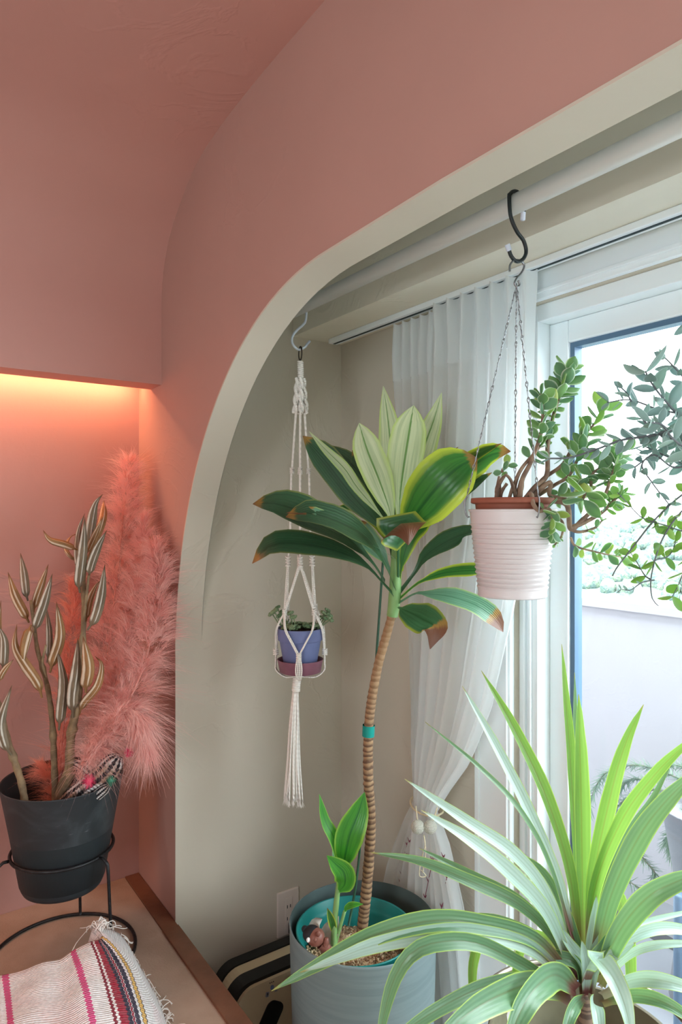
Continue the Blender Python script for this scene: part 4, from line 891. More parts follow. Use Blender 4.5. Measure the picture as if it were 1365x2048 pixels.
tw([S, (1420, 960, t), (1365, 990, t), (1310, 1040, t), (1270, 1090, t), (1235, 1135, t), (1226, 1152, t)], .0015, [(.35, .6, 4, 20, 18, .9)], True)
tw([S, (1420, 980, t - .02), (1365, 1022, t - .02), (1325, 1080, t - .02), (1304, 1150, t - .02), (1305, 1195, t - .02), (1318, 1212, t - .02)], .0013, [(.3, .75, 6, 24, 22, .9)], True)
tw([S, (1430, 1010, t), (1380, 1060, t), (1330, 1050, t), (1285, 1035, t), (1255, 1005, t), (1236, 985, t)], .0011, [(.35, .98, 8, 22, 20, .9)], True)
tw([(1304, 1160, t - .02), (1290, 1150, t), (1275, 1125, t + .01), (1262, 1105, t + .01)], .0009, [(.3, .99, 4, 22, 22, .9)], True)
tw([(1312, 1120, t - .02), (1340, 1110, t), (1352, 1080, t + .01), (1340, 1060, t + .01)], .0009, [(.3, .99, 4, 22, 22, .9)], True)
tw([(1310, 1160, t - .02), (1285, 1165, t - .02), (1262, 1180, t - .02), (1242, 1178, t - .02)], .0009, [(.4, .99, 4, 7, 10, .9)])
tw([S, (1440, 700, t), (1400, 650, t), (1375, 645, t)], .0012, [(.6, .99, 4, 28, 30, .9)])
tw([(1400, 1000, t), (1380, 1100, t), (1362, 1160, t), (1345, 1195, t)], .0011, [(.3, .99, 6, 24, 24, .9)], True)

# ------------------------------------------------------------------ macrame hanger with blue pot
MT = 1.666; MC = P(601, 1260, MT); MX, MY = MC.x, MC.y
def Q(px, py, dd=0): return P(px, py, MT + dd)
k = NT('cotton_cord'); u, v = k.uv(); k.b.inputs['Roughness'].default_value = .95
tw_ = k.math('SINE', k.math('ADD', k.math('MULTIPLY', v, 150), k.math('MULTIPLY', u, 6.2832)))
k.col(srgb(240, 234, 226)); k.bump(tw_, .4, .0015); CORD = k.m
wh = thing('s_hook', 'white S hook at the far end of the rod carrying the macrame hanger', 'hook', (XR, MY, ZRD))
low = [PY(px, py, MY) for px, py in ((612, 640), (606, 650), (594, 661), (585, 674), (586, 688), (597, 699), (609, 695), (616, 687))]
MB().tube(spline(over_rod(MY, 170, 10, .0185)[::1] + low, 60), .0030, 8).build('hook_wire', WHM, wh)
MB().tube([low[-1] + (low[-2] - low[-1]) * .4, low[-1] + (low[-1] - low[-2]) * .6], .0032, 8).build('tip_cap', CAPW, wh)
MB().ball(V((XR - .0185 * math.cos(R(10)), MY, ZRD - .0185 * math.sin(R(170)) - .004)), .004, 8, 6).build('tip_cap', CAPW, wh)
ma = thing('macrame_hanger', 'white knotted macrame hanger with a long tassel holding a blue pot', 'plant hanger', (MX, MY, P(592, 1382, MT).z))
cz = Q(601, 707); ring = [cz + V((.004 * math.sin(a) * .6, .011 * math.sin(a), .0165 * math.cos(a))) for a in [2 * math.pi * i / 32 for i in range(33)]]
MB().tube(ring, .0017, 8, False).build('ring', mat('bronze_ring', srgb(74, 66, 56), .4, metal=.7), ma)
def wrap(p0, p1, r, n, name='wrap'):
    m = MB(); m.tube([p0, p0.lerp(p1, .5), p1], r * .8, 10)
    pts = []
    for i in range(n * 10 + 1):
        a = i * .6283; p = p0.lerp(p1, i / (n * 10)); pts.append(p + V((math.cos(a), math.sin(a), 0)) * r)
    m.tube(pts, (p1 - p0).length / n * .55, 5); m.build(name, CORD, ma)
wrap(Q(601, 722), Q(602, 757), .0055, 9)
wrap(Q(595, 1350), Q(592, 1382), .0085, 9)
def cord(pts, r=.0017, n=24): MB().tube(spline(pts, n), r, 6).build('cord', CORD, ma)
def knot(p, r=.0045, tall=1.3):
    m = MB(); m.ball(p, (r * .85, r * .85, r * tall), 8, 6)
    for j in range(4):
        z = (j - 1.5) * r * .62 * tall; m.tube([p + V((math.cos(a) * r, math.sin(a) * r, z + .0012 * math.sin(a * 2 + j))) for a in [2 * math.pi * i / 12 for i in range(13)]], r * .36, 5, False)
    m.build('knot', CORD, ma)
# four spiral sennits
off = [(-1, -.6), (.2, -1), (1, .5), (-.2, 1)]
for i, (ox, oy) in enumerate(off):
    m = MB()
    for s in range(2):
        pts = []
        for q in range(61):
            v = q / 60; c0 = Q(601 + ox * (5 + 6 * v) + .5 * v, 757 + 70 * v, 0) + FW * oy * (.006 + .006 * v)
            a = v * 9.5 + s * math.pi + i * .8; pts.append(c0 + V((math.cos(a), math.sin(a), 0)) * .0034)
        m.tube(pts, [.0040 * (1 + .12 * (q % 2)) for q in range(61)], 8)
    m.build('spiral_knot', CORD, ma)
rx, ry = 24, .030
arms = [(-.95, -.3), (.05, -1), (.95, .2), (-.1, 1)]
for i, (ox, oy) in enumerate(arms):
    def A(v, py, extra=0): return Q(601 + ox * v + extra, py) + FW * oy * v / F * MT
    for s in (-2.6, -.9, .9, 2.6):
        cord([A(9, 826, s * .5), A(17, 938, s * .4), A(18.5, 950, s * .4), A(21, 1068, s * .4), A(22.5, 1085, s * .3)], .0013)
    knot(A(17, 942)); knot(A(22, 1074), .0052, 1.8); knot(A(25, 1122), .0055, 2.0)
    for s in (-1.5, 1.5): cord([A(22.5, 1085, s * .5), A(25, 1122, s * .3)], .0015, 6)
# cradle round the pot: each lower group parts in two and meets the next
ZK1, ZK2, ZB0 = Q(601, 1220).z, Q(601, 1302).z, Q(601, 1346).z
def ringp(ang, r, z): return V((MX + r * math.cos(R(ang)), MY + r * math.sin(R(ang)), z))
front = math.degrees(math.atan2(-FW.y, -FW.x))
k1 = [front + a for a in (-52, 45, 130, 222)]; k2 = [front + a for a in (0, 88, 178, 270)]
src = {0: (1, 0), 1: (1, 2), 2: (2, 3), 3: (3, 0)}
# knots above the rim
def Aend(i):
    ox, oy = arms[i]; return Q(601 + ox * 25, 1126) + FW * oy * 25 / F * MT
pairs = ((0, 1), (1, 2), (2, 3), (3, 0))
k1 = {(0, 1): ringp(front - 45, .050, ZK1), (1, 2): ringp(front + 45, .050, ZK1), (2, 3): ringp(front + 135, .050, ZK1 + .003), (3, 0): ringp(front + 225, .050, ZK1 + .003)}
for (i, j), kp in k1.items():
    for q in (i, j):
        for s in (-1, 1): cord([Aend(q) + RT * s * .0016, Aend(q).lerp(kp, .5) + RT * s * .0016, kp + RT * s * .0014], .0016, 10)
    knot(kp, .0048, 1.3)
angs = {(0, 1): -45, (1, 2): 45, (2, 3): 135, (3, 0): 225}
for kp_, a0 in angs.items():
    for da in (-45, 45):
        a1 = front + a0 + da; kp = k1[kp_]
        for s in (-1, 1):
            ss = V((0, 0, s * .0012)) + RT * s * .0012
            cord([kp + ss, ringp(front + a0 + da * .30, .0625, Q(601, 1250).z) + ss, ringp(front + a0 + da * .65, .0600, Q(601, 1277).z) + ss, ringp(a1, .0590, ZK2) + ss], .0017, 16)
for a in (0, 90, 180, 270):
    knot(ringp(front + a, .0600, ZK2 - .002), .0052, 1.2)
    for s in (-3, -1, 1, 3):
        cord([ringp(front + a + s * 1.0, .0595, ZK2), ringp(front + a + s * 2.2, .0600, Q(601, 1325).z), ringp(front + a + s * 2, .0585, Q(601, 1340).z), ringp(front + a + s, .035, Q(601, 1354).z), Q(595 + s * .4, 1352)], .0017, 20)
rnd2 = random.Random(12)
for i in range(20):
    a = i * 2.4; rr = 5 + 6 * ((i * 7) % 10) / 10; L = rnd2.uniform(1585, 1606)
    sx = math.cos(a) * rr; sy = math.sin(a) * rr
    pts = [Q(592 + sx * .45, 1380) + FW * sy * .0005, Q(590 + sx * .9, 1440) + FW * sy * .0009, Q(589 + sx * 1.2 + rnd2.uniform(-2, 2), 1520) + FW * sy * .001, Q(588 + sx * 1.9 + rnd2.uniform(-2, 2), L) + FW * sy * .0014]
    s = spline(pts, 24); m = MB(); m.tube(s, .0021, 6)
    for j in range(12):
        d = V((rnd2.gauss(0, .0025), rnd2.gauss(0, .0025), -rnd2.uniform(.010, .016))); m.ribbon([s[-1] + d * .0, s[-1] + d * .5, s[-1] + d], .0014, TOCAM)
    m.build('tassel_strand', CORD, ma)
# saucer, pot, stonecrop
zt = Q(601, 1318).z; zb = Q(601, 1344).z
PUR = mat('mauve_glaze', srgb(140, 92, 108), .5, .2, 25); BLU = mat('blue_pot_paint', srgb(112, 122, 166), .6, .12, 20, .2, 60)
sa = tag(MB().lathe([(.001, zb), (.045, zb), (.050, zb + .002), (.0555, zt - .001), (.0565, zt), (.055, zt + .0008), (.0525, zt - .002), (.047, zb + .006), (.001, zb + .006)], (MX, MY, 0), 56).build('saucer', PUR), 'mauve glazed clay saucer under the blue pot in the macrame hanger', 'saucer')
zp0 = zb + .007; zp1 = Q(601, 1255).z; zr = Q(601, 1280).z
po = thing('potted_stonecrop', 'small blue clay pot of dull green stonecrop hanging in the macrame', 'potted plant', (MX, MY, zp0))
MB().lathe([(.001, zp0), (.0375, zp0), (.0385, zp0 + .002), (.0505, zr - .001), (.0508, zr), (.0535, zr + .0006), (.0545, zr + .002), (.0568, zp1 - .001), (.0565, zp1), (.0535, zp1), (.052, zp1 - .012)], (MX, MY, 0), 56).build('pot', BLU, po)
MB().lathe([(.001, zp1 - .006), (.03, zp1 - .006), (.0525, zp1 - .009)], (MX, MY, 0), 32).build('soil', bpy.data.materials['dark_soil'], po)
k = NT('stonecrop_leaf'); rn = k.n('ShaderNodeObjectInfo').outputs['Random']; k.b.inputs['Roughness'].default_value = .5
k.col(k.mix(rn, srgb(92, 120, 84), srgb(132, 150, 112))); STC = k.m
def rosette():
    m = MB(); rn_ = random.Random(2)
    for i in range(16):
        a = i * 2.4; e = .25 + .07 * i; d = V((math.cos(a) * math.cos(e), math.sin(a) * math.cos(e), math.sin(e))); L = .010 - .00032 * i
        c = d * L * .55; q = V((0, 0, 1)).rotation_difference(d).to_matrix()
        k0 = len(m.v); m.ball((0, 0, 0), (.0040, .0022, L * .5), 7, 5)
        for j in range(k0, len(m.v)): p = q @ V(m.v[j]) + c; m.v[j] = tuple(p)
    return m.mesh('rosette', STC)
RM = rosette()
spots = [ringp(rnd2.uniform(0, 360), .042 * math.sqrt(rnd2.random()), zp1 + rnd2.uniform(-.004, .006)) for i in range(26)]
for px, py, dd in ((550, 1224, -.01), (556, 1216, 0), (562, 1232, 0), (545, 1228, .01), (566, 1224, .01), (648, 1228, 0), (655, 1222, .01), (650, 1238, -.01), (644, 1236, .01), (658, 1232, 0), (660, 1240, -.01), (588, 1236, -.03), (581, 1228, -.02)): spots.append(Q(px, py, dd))
for i, p in enumerate(spots):
    d = (p - V((MX, MY, zp1 - .05))).normalized(); q = V((0, 0, 1)).rotation_difference(d)
    link(bpy.data.objects.new('rosette', RM), po, Matrix.Translation(p) @ q.to_matrix().to_4x4() @ Matrix.Scale(rnd2.uniform(.85, 1.25), 4))
m = MB()
for p in spots[26:]:
    c0 = V((MX, MY, zp1 - .006)); d = p - c0; e = c0 + d * .7; e.z = zp1 + .004; m.tube(spline([c0 + d * .5 + V((0, 0, .0)), e, p], 8), .0016, 6)
m.build('trailing_stem', STC, po)

# ------------------------------------------------------------------ curtains
k = NT('sheer_white'); k.b.inputs['Roughness'].default_value = .9; k.b.inputs['Specular IOR Level'].default_value = .1
k.col(srgb(243, 250, 252))
mx = k.translucent(srgb(253, 254, 254), .66); tp = k.n('ShaderNodeBsdfTransparent')
k.set(k.o.inputs[0], k.n('ShaderNodeMixShader', {0: .12, 1: mx, 2: tp})); SHEER = k.m
def curtain(name, label, Lt, Rt, xt, folds, amp, seed, ztop):
    rn_ = random.Random(seed); ph = [rn_.uniform(0, 6.28) for i in range(4)]
    nr, nc = 90, folds * 14 + 1; rows = []
    for i in range(nr):
        z = ztop - (ztop - .012) * i / (nr - 1); zr_ = z - H
        l = interp(Lt, -zr_); r = interp(Rt, -zr_); x0 = interp(xt, -zr_); row = []
        pl_ = max(0, 1 - max(0, ztop - z) / .09)
        for j in range(nc):
            s = j / (nc - 1); y = l + (r - l) * s
            a = s * folds * 2 * math.pi
            w1 = math.sin(a + ph[0] + 1.2 * math.sin(zr_ * 3 + ph[1]) * (1 - pl_)) + .35 * math.sin(a * .5 + ph[2] + zr_ * 4) * (1 - pl_) + .25 * math.sin(a * 1.7 + ph[3] - zr_ * 6) * (1 - pl_)
            A_ = interp(amp, -zr_)
            row.append(V((x0 + A_ * w1, y + .25 * A_ * math.cos(a), z + (.004 * math.sin(a) if i == 0 else 0))))
        rows.append(row)
    th = thing(name, label, 'curtain', (xt[0][1], (Lt[0][1] + Rt[0][1]) / 2, .01))
    m = MB(); hd = 6
    m.grid(rows); m.build('cloth', SHEER, th)
    # header band: a second layer of cloth over the pleats
    m = MB(); m.grid([[p + V((-.0022, 0, 0)) for p in r] for r in rows[:8]]); m.build('header_band', SHEER, th)
    return th, rows
TZ = .695
XC = .452
k1x = [(-.6, XC), (.2, XC), (.5, XC - .004), (TZ, XC - .02), (.9, XC - .006), (1.5, XC)]
ca, ra = curtain('curtain', 'white sheer curtain panel nearest the balcony door, gathered into the tieback',
    [(-.6, 1.215), (.0, 1.245), (.42, 1.262), (.58, 1.262), (TZ, 1.245), (.8, 1.27), (1.0, 1.31), (1.5, 1.32)],
    [(-.6, .905), (-.3, .915), (.0, .925), (.2, .965), (.42, 1.025), (.56, 1.09), (.64, 1.15), (TZ, 1.185), (.76, 1.15), (.9, 1.115), (1.05, 1.09), (1.5, 1.055)],
    k1x, 7, [(-.6, .011), (.0, .012), (.5, .012), (TZ, .012), (.9, .012), (1.5, .012)], 3, H + .498)
cb, rb = curtain('curtain', 'white sheer curtain panel nearest the bay end wall, behind the leafy crown',
    [(-.6, 1.39), (-.3, 1.378), (.0, 1.35), (.2, 1.325), (.42, 1.31), (.58, 1.30), (TZ, 1.275), (.76, 1.32), (.9, 1.40), (1.1, 1.46), (1.5, 1.50)],
    [(-.6, 1.218), (.0, 1.215), (.3, 1.215), (.5, 1.23), (TZ, 1.225), (.85, 1.25), (1.5, 1.28)],
    [(a, b + .016) for a, b in k1x], 5, [(-.6, .008), (.0, .010), (.5, .012), (TZ, .009), (.9, .012), (1.5, .014)], 8, H + .492)
# tieback: cord with two knitted balls
tb = thing('curtain_tieback', 'cream cord tieback with two woven balls round the gathered curtains', 'tieback', (XC - .03, 1.23, H - TZ))
TBM = mat('cream_cord', srgb(232, 220, 186), .8, .15, 60)
xc = XC - .008
m = MB()
lp = []
for i in range(49):
    a = 2 * math.pi * i / 48; lp.append(V((xc + .003 - .030 * math.sin(a), 1.229 + .048 * math.cos(a), H - TZ + .004 * math.cos(a) - .008 * max(0, math.sin(a)))))
m.tube(lp, .0024, 6, False); m.build('cord_loop', TBM, tb)
k = NT('woven_ball'); u, v = k.uv(); k.b.inputs['Roughness'].default_value = .9
b_ = k.math('ADD', k.math('SINE', k.math('MULTIPLY', u, 200)), k.math('SINE', k.math('MULTIPLY', v, 110))); k.col(k.mix(k.step(b_, -1, 1), srgb(196, 194, 178), srgb(236, 234, 222))); k.bump(b_, .6, .003); BALL = k.m
for px in (836, 861):
    c0 = P(px, 1654, 1.555); MB().ball(c0, .0155, 32, 20).build('ball', BALL, tb)
    MB().tube(spline([c0 + V((0, 0, .0145)), c0.lerp(P(835 if px < 850 else 872, 1628, 1.57), .6), P(832 if px < 850 else 876, 1612, 1.588)], 8), .0017, 6).build('cord', TBM, tb)
m = MB(); m.tube(spline(PP([(849, 1670, 1.552), (851, 1690, 1.553), (845, 1715, 1.556), (849, 1735, 1.56), (842, 1728, 1.56), (840, 1752, 1.562), (853, 1752, 1.562), (843, 1740, 1.56)]), 40), .0010, 5)
m.tube(spline(PP([(848, 1670, 1.55), (852, 1700, 1.55), (850, 1722, 1.555), (846, 1745, 1.56)]), 24), .0010, 5); m.build('loose_cord_end', TBM, tb)
# embroidered sprigs stitched on the flare of the curtains
EMB = mat('plum_embroidery', srgb(136, 70, 92), .8)
def nearest(rows_, px, py):
    d = ray(px, py).normalized(); best = None
    for r in rows_[40:]:
        for p in r[::2]:
            q = p - CAM; e = (q - d * q.dot(d)).length
            if best is None or e < best[0] - 1e-5: best = (e, p)
    return best[1]
for par, rows_, pts in ((cb, rb, [(823, 1680), (816, 1690), (817, 1712), (811, 1728), (808, 1748), (805, 1765)]), (ca, ra, [(893, 1715), (894, 1755), (893, 1773), (892, 1793), (889, 1812), (886, 1830)]), (ca, ra, [(868, 1700), (866, 1720), (860, 1760), (853, 1790)])):
    ps = [nearest(rows_, *q) + V((-.006, -.003, 0)) for q in pts]; m = MB()
    m.tube(spline(ps, 20), .0009, 4)
    for i, p in enumerate(ps):
        for sg in (-1, 1):
            e = p + V((-.001, sg * .0065, .009)); m.ribbon([p, p.lerp(e, .5) + V((0, 0, -.001)), e], .005, V((-1, 0, 0)))
    m.build('embroidered_sprig', EMB, par, label='plum coloured embroidered sprig')

# ------------------------------------------------------------------ spiky cordyline on its tall stand
CT = 1.08; CC = P(1172, 1960, CT); CX, CY = CC.x, CC.y; ZPR = .570
ps_ = thing('metal_plant_stand', 'tall curved metal plant stand carrying the spiky plant by the door', 'plant stand', (CX, CY, 0))
IRON = mat('brushed_iron', srgb(150, 140, 128), .35, .2, 40, metal=.8)
MB().tube(circ((CX, CY, .590), .172), .0055, 10, False).build('top_ring', IRON, ps_)
MB().tube(circ((CX, CY, .305), .150), .005, 10, False).build('lower_ring', IRON, ps_)
m = MB(); m.box((CX - .148, CY - .006, .302), (CX + .148, CY + .006, .308)).box((CX - .006, CY - .148, .302), (CX + .006, CY + .148, .308)); m.build('cross_bar', IRON, ps_, smooth=False)
for a in (20, 78, 140, 200, 260, 320)[::1]:
    if a in (140, 260): continue
    d = V((math.cos(R(a)), math.sin(R(a)), 0)); b = V((CX, CY, 0))
    MB().tube(spline([b + d * .172 + V((0, 0, .588)), b + d * .168 + V((0, 0, .45)), b + d * .152 + V((0, 0, .305)), b + d * .165 + V((0, 0, .1)), b + d * .185 + V((0, 0, .004))], 24), .0048, 8).build('leg', IRON, ps_)
OLV = mat('olive_pot_inside', srgb(124, 118, 94), .7, .2, 20); OPT = mat('olive_pot', srgb(120, 112, 90), .6, .2, 15)
co = thing('spiky_houseplant', 'spiky plant with long arching striped green leaves in an olive pot on the metal stand', 'plant', (CX, CY, .31))
MB().lathe([(.001, .309), (.105, .309), (.112, .315), (.150, ZPR - .002), (.152, ZPR), (.150, ZPR + .001), (.146, ZPR)], (CX, CY, 0), 56).build('pot', OPT, co)
MB().lathe([(.146, ZPR), (.136, .49), (.001, .495)], (CX, CY, 0), 48).build('pot_lining', OLV, co)
MB().lathe([(.001, .508), (.06, .506), (.139, .50)], (CX, CY, 0), 40).build('soil', mat('black_soil', srgb(36, 32, 30), .95, .5, 90, .8, 200), co)
k = NT('cane'); k.b.inputs['Roughness'].default_value = .8; u, v = k.uv(); k.col(k.mix(k.step(k.math('SINE', k.math('MULTIPLY', v, 90)), -.5, .5), srgb(88, 72, 62), srgb(128, 106, 88)))
base = P(1172, 1975, CT)
MB().tube(spline([V((CX + .002, CY, .50)), base + V((0, 0, -.05)), base + V((0, 0, -.03)), base + V((0, 0, -.005))], 14), [.014] * 8 + [.013, .012, .011, .010, .009, .008], 10).build('cane', k.m, co)
def strapmat(name, a, b, redv, sheen, trans, tc):
    k = NT(name); u, v = k.uv(); k.b.inputs['Roughness'].default_value = .32; k.b.inputs['Specular IOR Level'].default_value = sheen
    e = k.math('MULTIPLY', k.math('ABSOLUTE', k.math('SUBTRACT', u, .5)), 2.0)
    st = k.math('SINE', k.math('MULTIPLY', u, 34)); c = k.mix(k.math('MULTIPLY', k.step(st, -.6, .8), .22), a, b)
    c = k.mix(k.math('MULTIPLY', k.step(e, .10, .02), .5), c, redv)
    c = k.mix(k.step(e, .86, .98), c, srgb(176, 206, 96))
    c = k.mix(k.step(v, .27, .08), c, srgb(126, 70, 72)); c = k.mix(k.step(v, .965, .99), c, srgb(150, 140, 70))
    k.col(c); k.bump(st, .10, .002); k.translucent(k.mix(.5, c, tc), trans); return k.m
SB = strapmat('strap_leaf_backlit', srgb(104, 150, 70), srgb(130, 176, 84), srgb(128, 92, 50), .3, .42, srgb(180, 220, 90))  # lighter lime copy, backlight painted into the leaf colour
SG = strapmat('strap_leaf_green', srgb(98, 138, 104), srgb(140, 172, 138), srgb(112, 110, 76), .6, .25, srgb(150, 200, 90))
SP = strapmat('strap_leaf_sheen', srgb(166, 194, 182), srgb(204, 222, 214), srgb(150, 170, 140), .8, .25, srgb(190, 220, 160))  # whitish sheen of the green leaves painted as colour
def sl(pts, w, mt, roll=0, dz=0, fold=.5):
    """pts in picture units with a distance offset along the view"""
    q = [(x, y, CT + d) for x, y, d in pts]; t0 = (P(*q[1]) - P(*q[0])).normalized()
    N = TOCAM + V((0, 0, .55)) + RT * roll
    blade(PP(q), STRAP, w / F * CT, N, 30, 5, fold).build('leaf', mt, co)
sl([(1168, 1950, 0), (1166, 1800, .01), (1163, 1600, .02), (1160, 1470, .03), (1158, 1388, .04)], 34, SB)
sl([(1162, 1945, .02), (1155, 1750, .03), (1140, 1500, .05), (1131, 1390, .06), (1124, 1288, .07)], 24, SB, .3)
sl([(1165, 1940, .03), (1158, 1700, .06), (1152, 1500, .08), (1150, 1345, .09)], 16, SG)
sl([(1158, 1945, 0), (1142, 1760, 0), (1095, 1600, .01), (1030, 1460, .03), (963, 1341, .05)], 30, SB, .3)
sl([(1182, 1930, 0), (1188, 1760, -.01), (1225, 1580, -.01), (1255, 1480, 0), (1288, 1409, .02)], 32, SB, -.4)
sl([(1178, 1930, -.01), (1190, 1780, -.02), (1245, 1640, -.04), (1310, 1550, -.05), (1365, 1495, -.05), (1410, 1460, -.05)], 28, SB, -.3)
sl([(1182, 1930, .03), (1205, 1780, .03), (1262, 1660, .05), (1310, 1590, .06), (1355, 1498, .07)], 14, SG, -.4)
sl([(1188, 1940, -.02), (1220, 1800, -.05), (1275, 1680, -.08), (1335, 1600, -.10), (1420, 1520, -.12)], 40, SG, -.3)
sl([(1153, 1935, -.01), (1118, 1770, -.03), (1060, 1630, -.02), (990, 1490, 0), (925, 1372, .03)], 26, SP, .3)
sl([(1152, 1900, -.02), (1100, 1730, -.04), (1040, 1620, -.05), (960, 1535, -.05), (851, 1444, -.03)], 11, SG, .3)
sl([(1152, 1955, -.02), (1098, 1800, -.06), (1030, 1710, -.08), (930, 1640, -.10), (810, 1558, -.10)], 26, SP, .2)
sl([(1152, 1962, -.02), (1095, 1830, -.07), (1020, 1745, -.10), (940, 1680, -.12), (843, 1620, -.13)], 30, SP, .2)
sl([(1156, 1950, .02), (1138, 1860, .03), (1090, 1755, .04), (1020, 1705, .06), (948, 1641, .08)], 24, SG, .3)
sl([(1150, 1970, 0), (1110, 1880, -.04), (1040, 1810, -.07), (940, 1762, -.09), (840, 1722, -.08), (743, 1705, -.06)], 24, SG, .2)
sl([(1152, 1960, .03), (1105, 1870, .05), (1040, 1800, .08), (950, 1752, .10), (838, 1696, .12)], 18, SG, .2)
sl([(1146, 1965, -.03), (1070, 1880, -.08), (960, 1848, -.12), (860, 1842, -.14), (745, 1872, -.15), (640, 1927, -.15), (543, 1982, -.15)], 36, SG)
sl([(1146, 1972, -.03), (1060, 1895, -.09), (950, 1866, -.13), (850, 1870, -.15), (750, 1890, -.16), (680, 1915, -.17), (600, 1945, -.17)], 32, SP)
sl([(1150, 1965, .02), (1085, 1880, .03), (1020, 1845, .04), (950, 1833, .05), (865, 1846, .06)], 16, SG)
sl([(1142, 1990, -.04), (1060, 1938, -.10), (960, 1888, -.14), (880, 1884, -.16), (825, 1905, -.17), (788, 1960, -.17), (764, 2050, -.17), (755, 2130, -.17)], 28, SG)
sl([(1135, 2000, -.04), (1060, 1960, -.12), (980, 1970, -.18), (890, 2010, -.22), (800, 2070, -.25), (740, 2130, -.26)], 26, SG)
sl([(1140, 1990, -.05), (1075, 1968, -.16), (1000, 1990, -.25), (920, 2040, -.31), (840, 2120, -.34)], 46, SG)
sl([(1152, 1980, -.05), (1112, 1950, -.15), (1068, 1980, -.22), (1030, 2050, -.26), (1005, 2150, -.28)], 44, SG)
sl([(1168, 1962, -.04), (1186, 1918, -.12), (1220, 1945, -.18), (1250, 2010, -.21), (1268, 2100, -.23)], 38, SP)
sl([(1168, 1995, -.04), (1150, 2010, -.12), (1135, 2050, -.15), (1125, 2110, -.16)], 24, SG)
sl([(1176, 1995, -.04), (1190, 2010, -.10), (1198, 2050, -.13), (1204, 2110, -.14)], 26, SP)
sl([(1198, 1965, -.02), (1235, 1870, -.06), (1290, 1800, -.09), (1350, 1765, -.10), (1440, 1735, -.10)], 42, SG, -.2)
sl([(1200, 1965, 0), (1245, 1890, .02), (1300, 1860, .03), (1360, 1858, .04), (1430, 1880, .05)], 24, SP)
sl([(1200, 1972, 0), (1250, 1915, -.04), (1310, 1890, -.06), (1420, 1886, -.06)], 16, SP)
sl([(1205, 1990, -.02), (1265, 1960, -.06), (1330, 1962, -.09), (1420, 1990, -.10)], 28, SP)
sl([(1205, 2005, -.03), (1270, 1990, -.10), (1340, 2010, -.14), (1420, 2070, -.16)], 24, SG)
sl([(1185, 1920, .03), (1205, 1820, .06), (1232, 1788, .10), (1248, 1830, .12), (1258, 1900, .13), (1262, 1980, .13), (1265, 2060, .13)], 30, SB)
sl([(1140, 1950, .04), (1085, 1872, .08), (1048, 1885, .12), (1034, 1930, .13), (1028, 1980, .13), (1020, 2040, .13)], 20, SB)
sl([(1130, 1955, .03), (1040, 1875, .08), (975, 1862, .11), (950, 1910, .12), (945, 1970, .12), (956, 2070, .12)], 22, SB)
sl([(1192, 1955, .02), (1215, 1880, .05), (1300, 1842, .08), (1420, 1815, .10)], 12, SP, -.2)
for dx, yy, dd, tx in ((-10, 1800, -.02, -30), (8, 1790, -.03, 16), (-4, 1840, -.045, -60), (14, 1850, -.045, 50), (2, 1880, -.055, -8), (-16, 1890, -.05, -90), (22, 1885, -.05, 80)):
    sl([(1170 + dx * .5, 1990, dd * .6), (1170 + dx, 1930, dd), (1170 + dx + tx * .5, (yy + 1930) / 2, dd), (1170 + dx + tx, yy, dd)], 24, SG if tx % 4 else SP, tx * -.005)
tagp = P(1024, 2030, 1.00)
pt = tag(MB().add([V((-.007, 0, -.06)), V((.007, 0, -.06)), V((.007, 0, .0)), V((.0, 0, .018)), V((-.007, 0, 0)), V((-.007, .001, -.06)), V((.007, .001, -.06)), V((.007, .001, .0)), V((.0, .001, .018)), V((-.007, .001, 0))], [(0, 1, 2, 3, 4), (9, 8, 7, 6, 5), (0, 5, 6, 1), (1, 6, 7, 2), (2, 7, 8, 3), (3, 8, 9, 4), (4, 9, 5, 0)]).build('plant_label', mat('white_tag', srgb(240, 242, 246), .5), smooth=False), 'blank white plant label stuck in the soil of the spiky plant', 'label')
pt.matrix_world = Matrix.Translation(tagp) @ Matrix.Rotation(-YAW, 4, 'Z') @ Matrix.Rotation(R(-8), 4, 'Y')

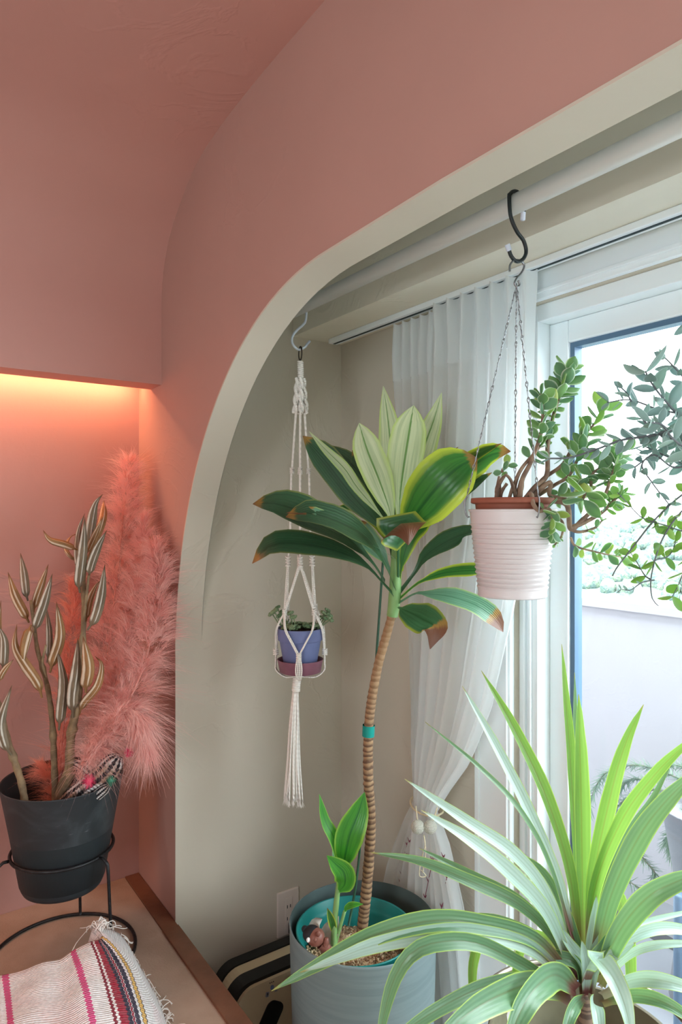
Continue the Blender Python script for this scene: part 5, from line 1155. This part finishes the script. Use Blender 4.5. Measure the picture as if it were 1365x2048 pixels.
# ------------------------------------------------------------------ on the balcony: needle-leaved plant and a dark post
k = NT('needle_green'); k.b.inputs['Roughness'].default_value = .7; c = k.mix(k.step(k.noise(30, 2), .4, .6), srgb(132, 156, 142), srgb(146, 170, 146)); k.col(c); k.translucent(c, .3); NDL = k.m
FX = 1.36
bp = PX(1430, 1700, FX)
pl2 = thing('balcony_pot', 'grey pot on a pedestal at the balcony wall outside the glass', 'pot', (bp.x, bp.y, -.02))
MB().lathe([(.001, -.02), (.10, -.02), (.12, .0), (.09, .25), (.14, .55), (.15, .56), (.14, .56), (.001, .52)], (bp.x, bp.y, 0), 32).build('pot_body', mat('balcony_pot_grey', srgb(128, 130, 134), .8), pl2)
fn = thing('needle_leaved_plant', 'pale needle-leaved plant drooping before the balcony wall outside', 'plant', (bp.x, bp.y, .53))
rnd = random.Random(31); nd = MB(); top_ = V((bp.x, bp.y, .54))
def vine(pts):
    s = spline([top_] + [PX(a, b, FX + c) for a, b, c in pts], 60); MB().tube(s, .0022, 6).build('stem', mat('vine_stem', srgb(130, 132, 112), .8) if 'vine_stem' not in bpy.data.materials else bpy.data.materials['vine_stem'], fn)
    for i in range(12, 60):
        for j in range(9):
            d = V((rnd.gauss(0, 1), rnd.gauss(0, 1), rnd.gauss(0, 1))).normalized() + (s[min(i + 1, 59)] - s[i - 1]).normalized() * .8
            L = rnd.uniform(.018, .034); p = s[i]; nd.ribbon([p, p + d * L * .5, p + d * L], .0035, d.orthogonal())
vine([(1400, 1580, 0), (1330, 1545, 0), (1270, 1530, 0), (1215, 1545, .02), (1190, 1580, .02), (1178, 1620, .02)])
vine([(1390, 1600, .05), (1310, 1580, .05), (1250, 1600, .05), (1215, 1650, .05), (1215, 1700, .05), (1230, 1740, .05), (1300, 1790, .05)])
vine([(1400, 1590, .0), (1340, 1590, .0), (1290, 1630, .0), (1270, 1680, .0), (1290, 1720, .0), (1310, 1745, 0), (1300, 1780, 0)])
vine([(1400, 1600, -.04), (1360, 1640, -.04), (1335, 1680, -.04), (1345, 1715, -.04)])
vine([(1400, 1560, .03), (1350, 1530, .03), (1310, 1560, .03), (1260, 1560, .03), (1225, 1600, .04)])
nd.build('needles', NDL, fn, kind='stuff')
q0 = PX(1361, 1790, 1.10)
tag(MB().tube([V((q0.x, q0.y, -.019)), V((q0.x, q0.y, .2)), V((q0.x, q0.y, q0.z))], .016, 16).build('balcony_post', mat('slate_pipe', srgb(84, 104, 124), .5)), 'short slate blue post standing on the balcony floor at the right edge', 'post')
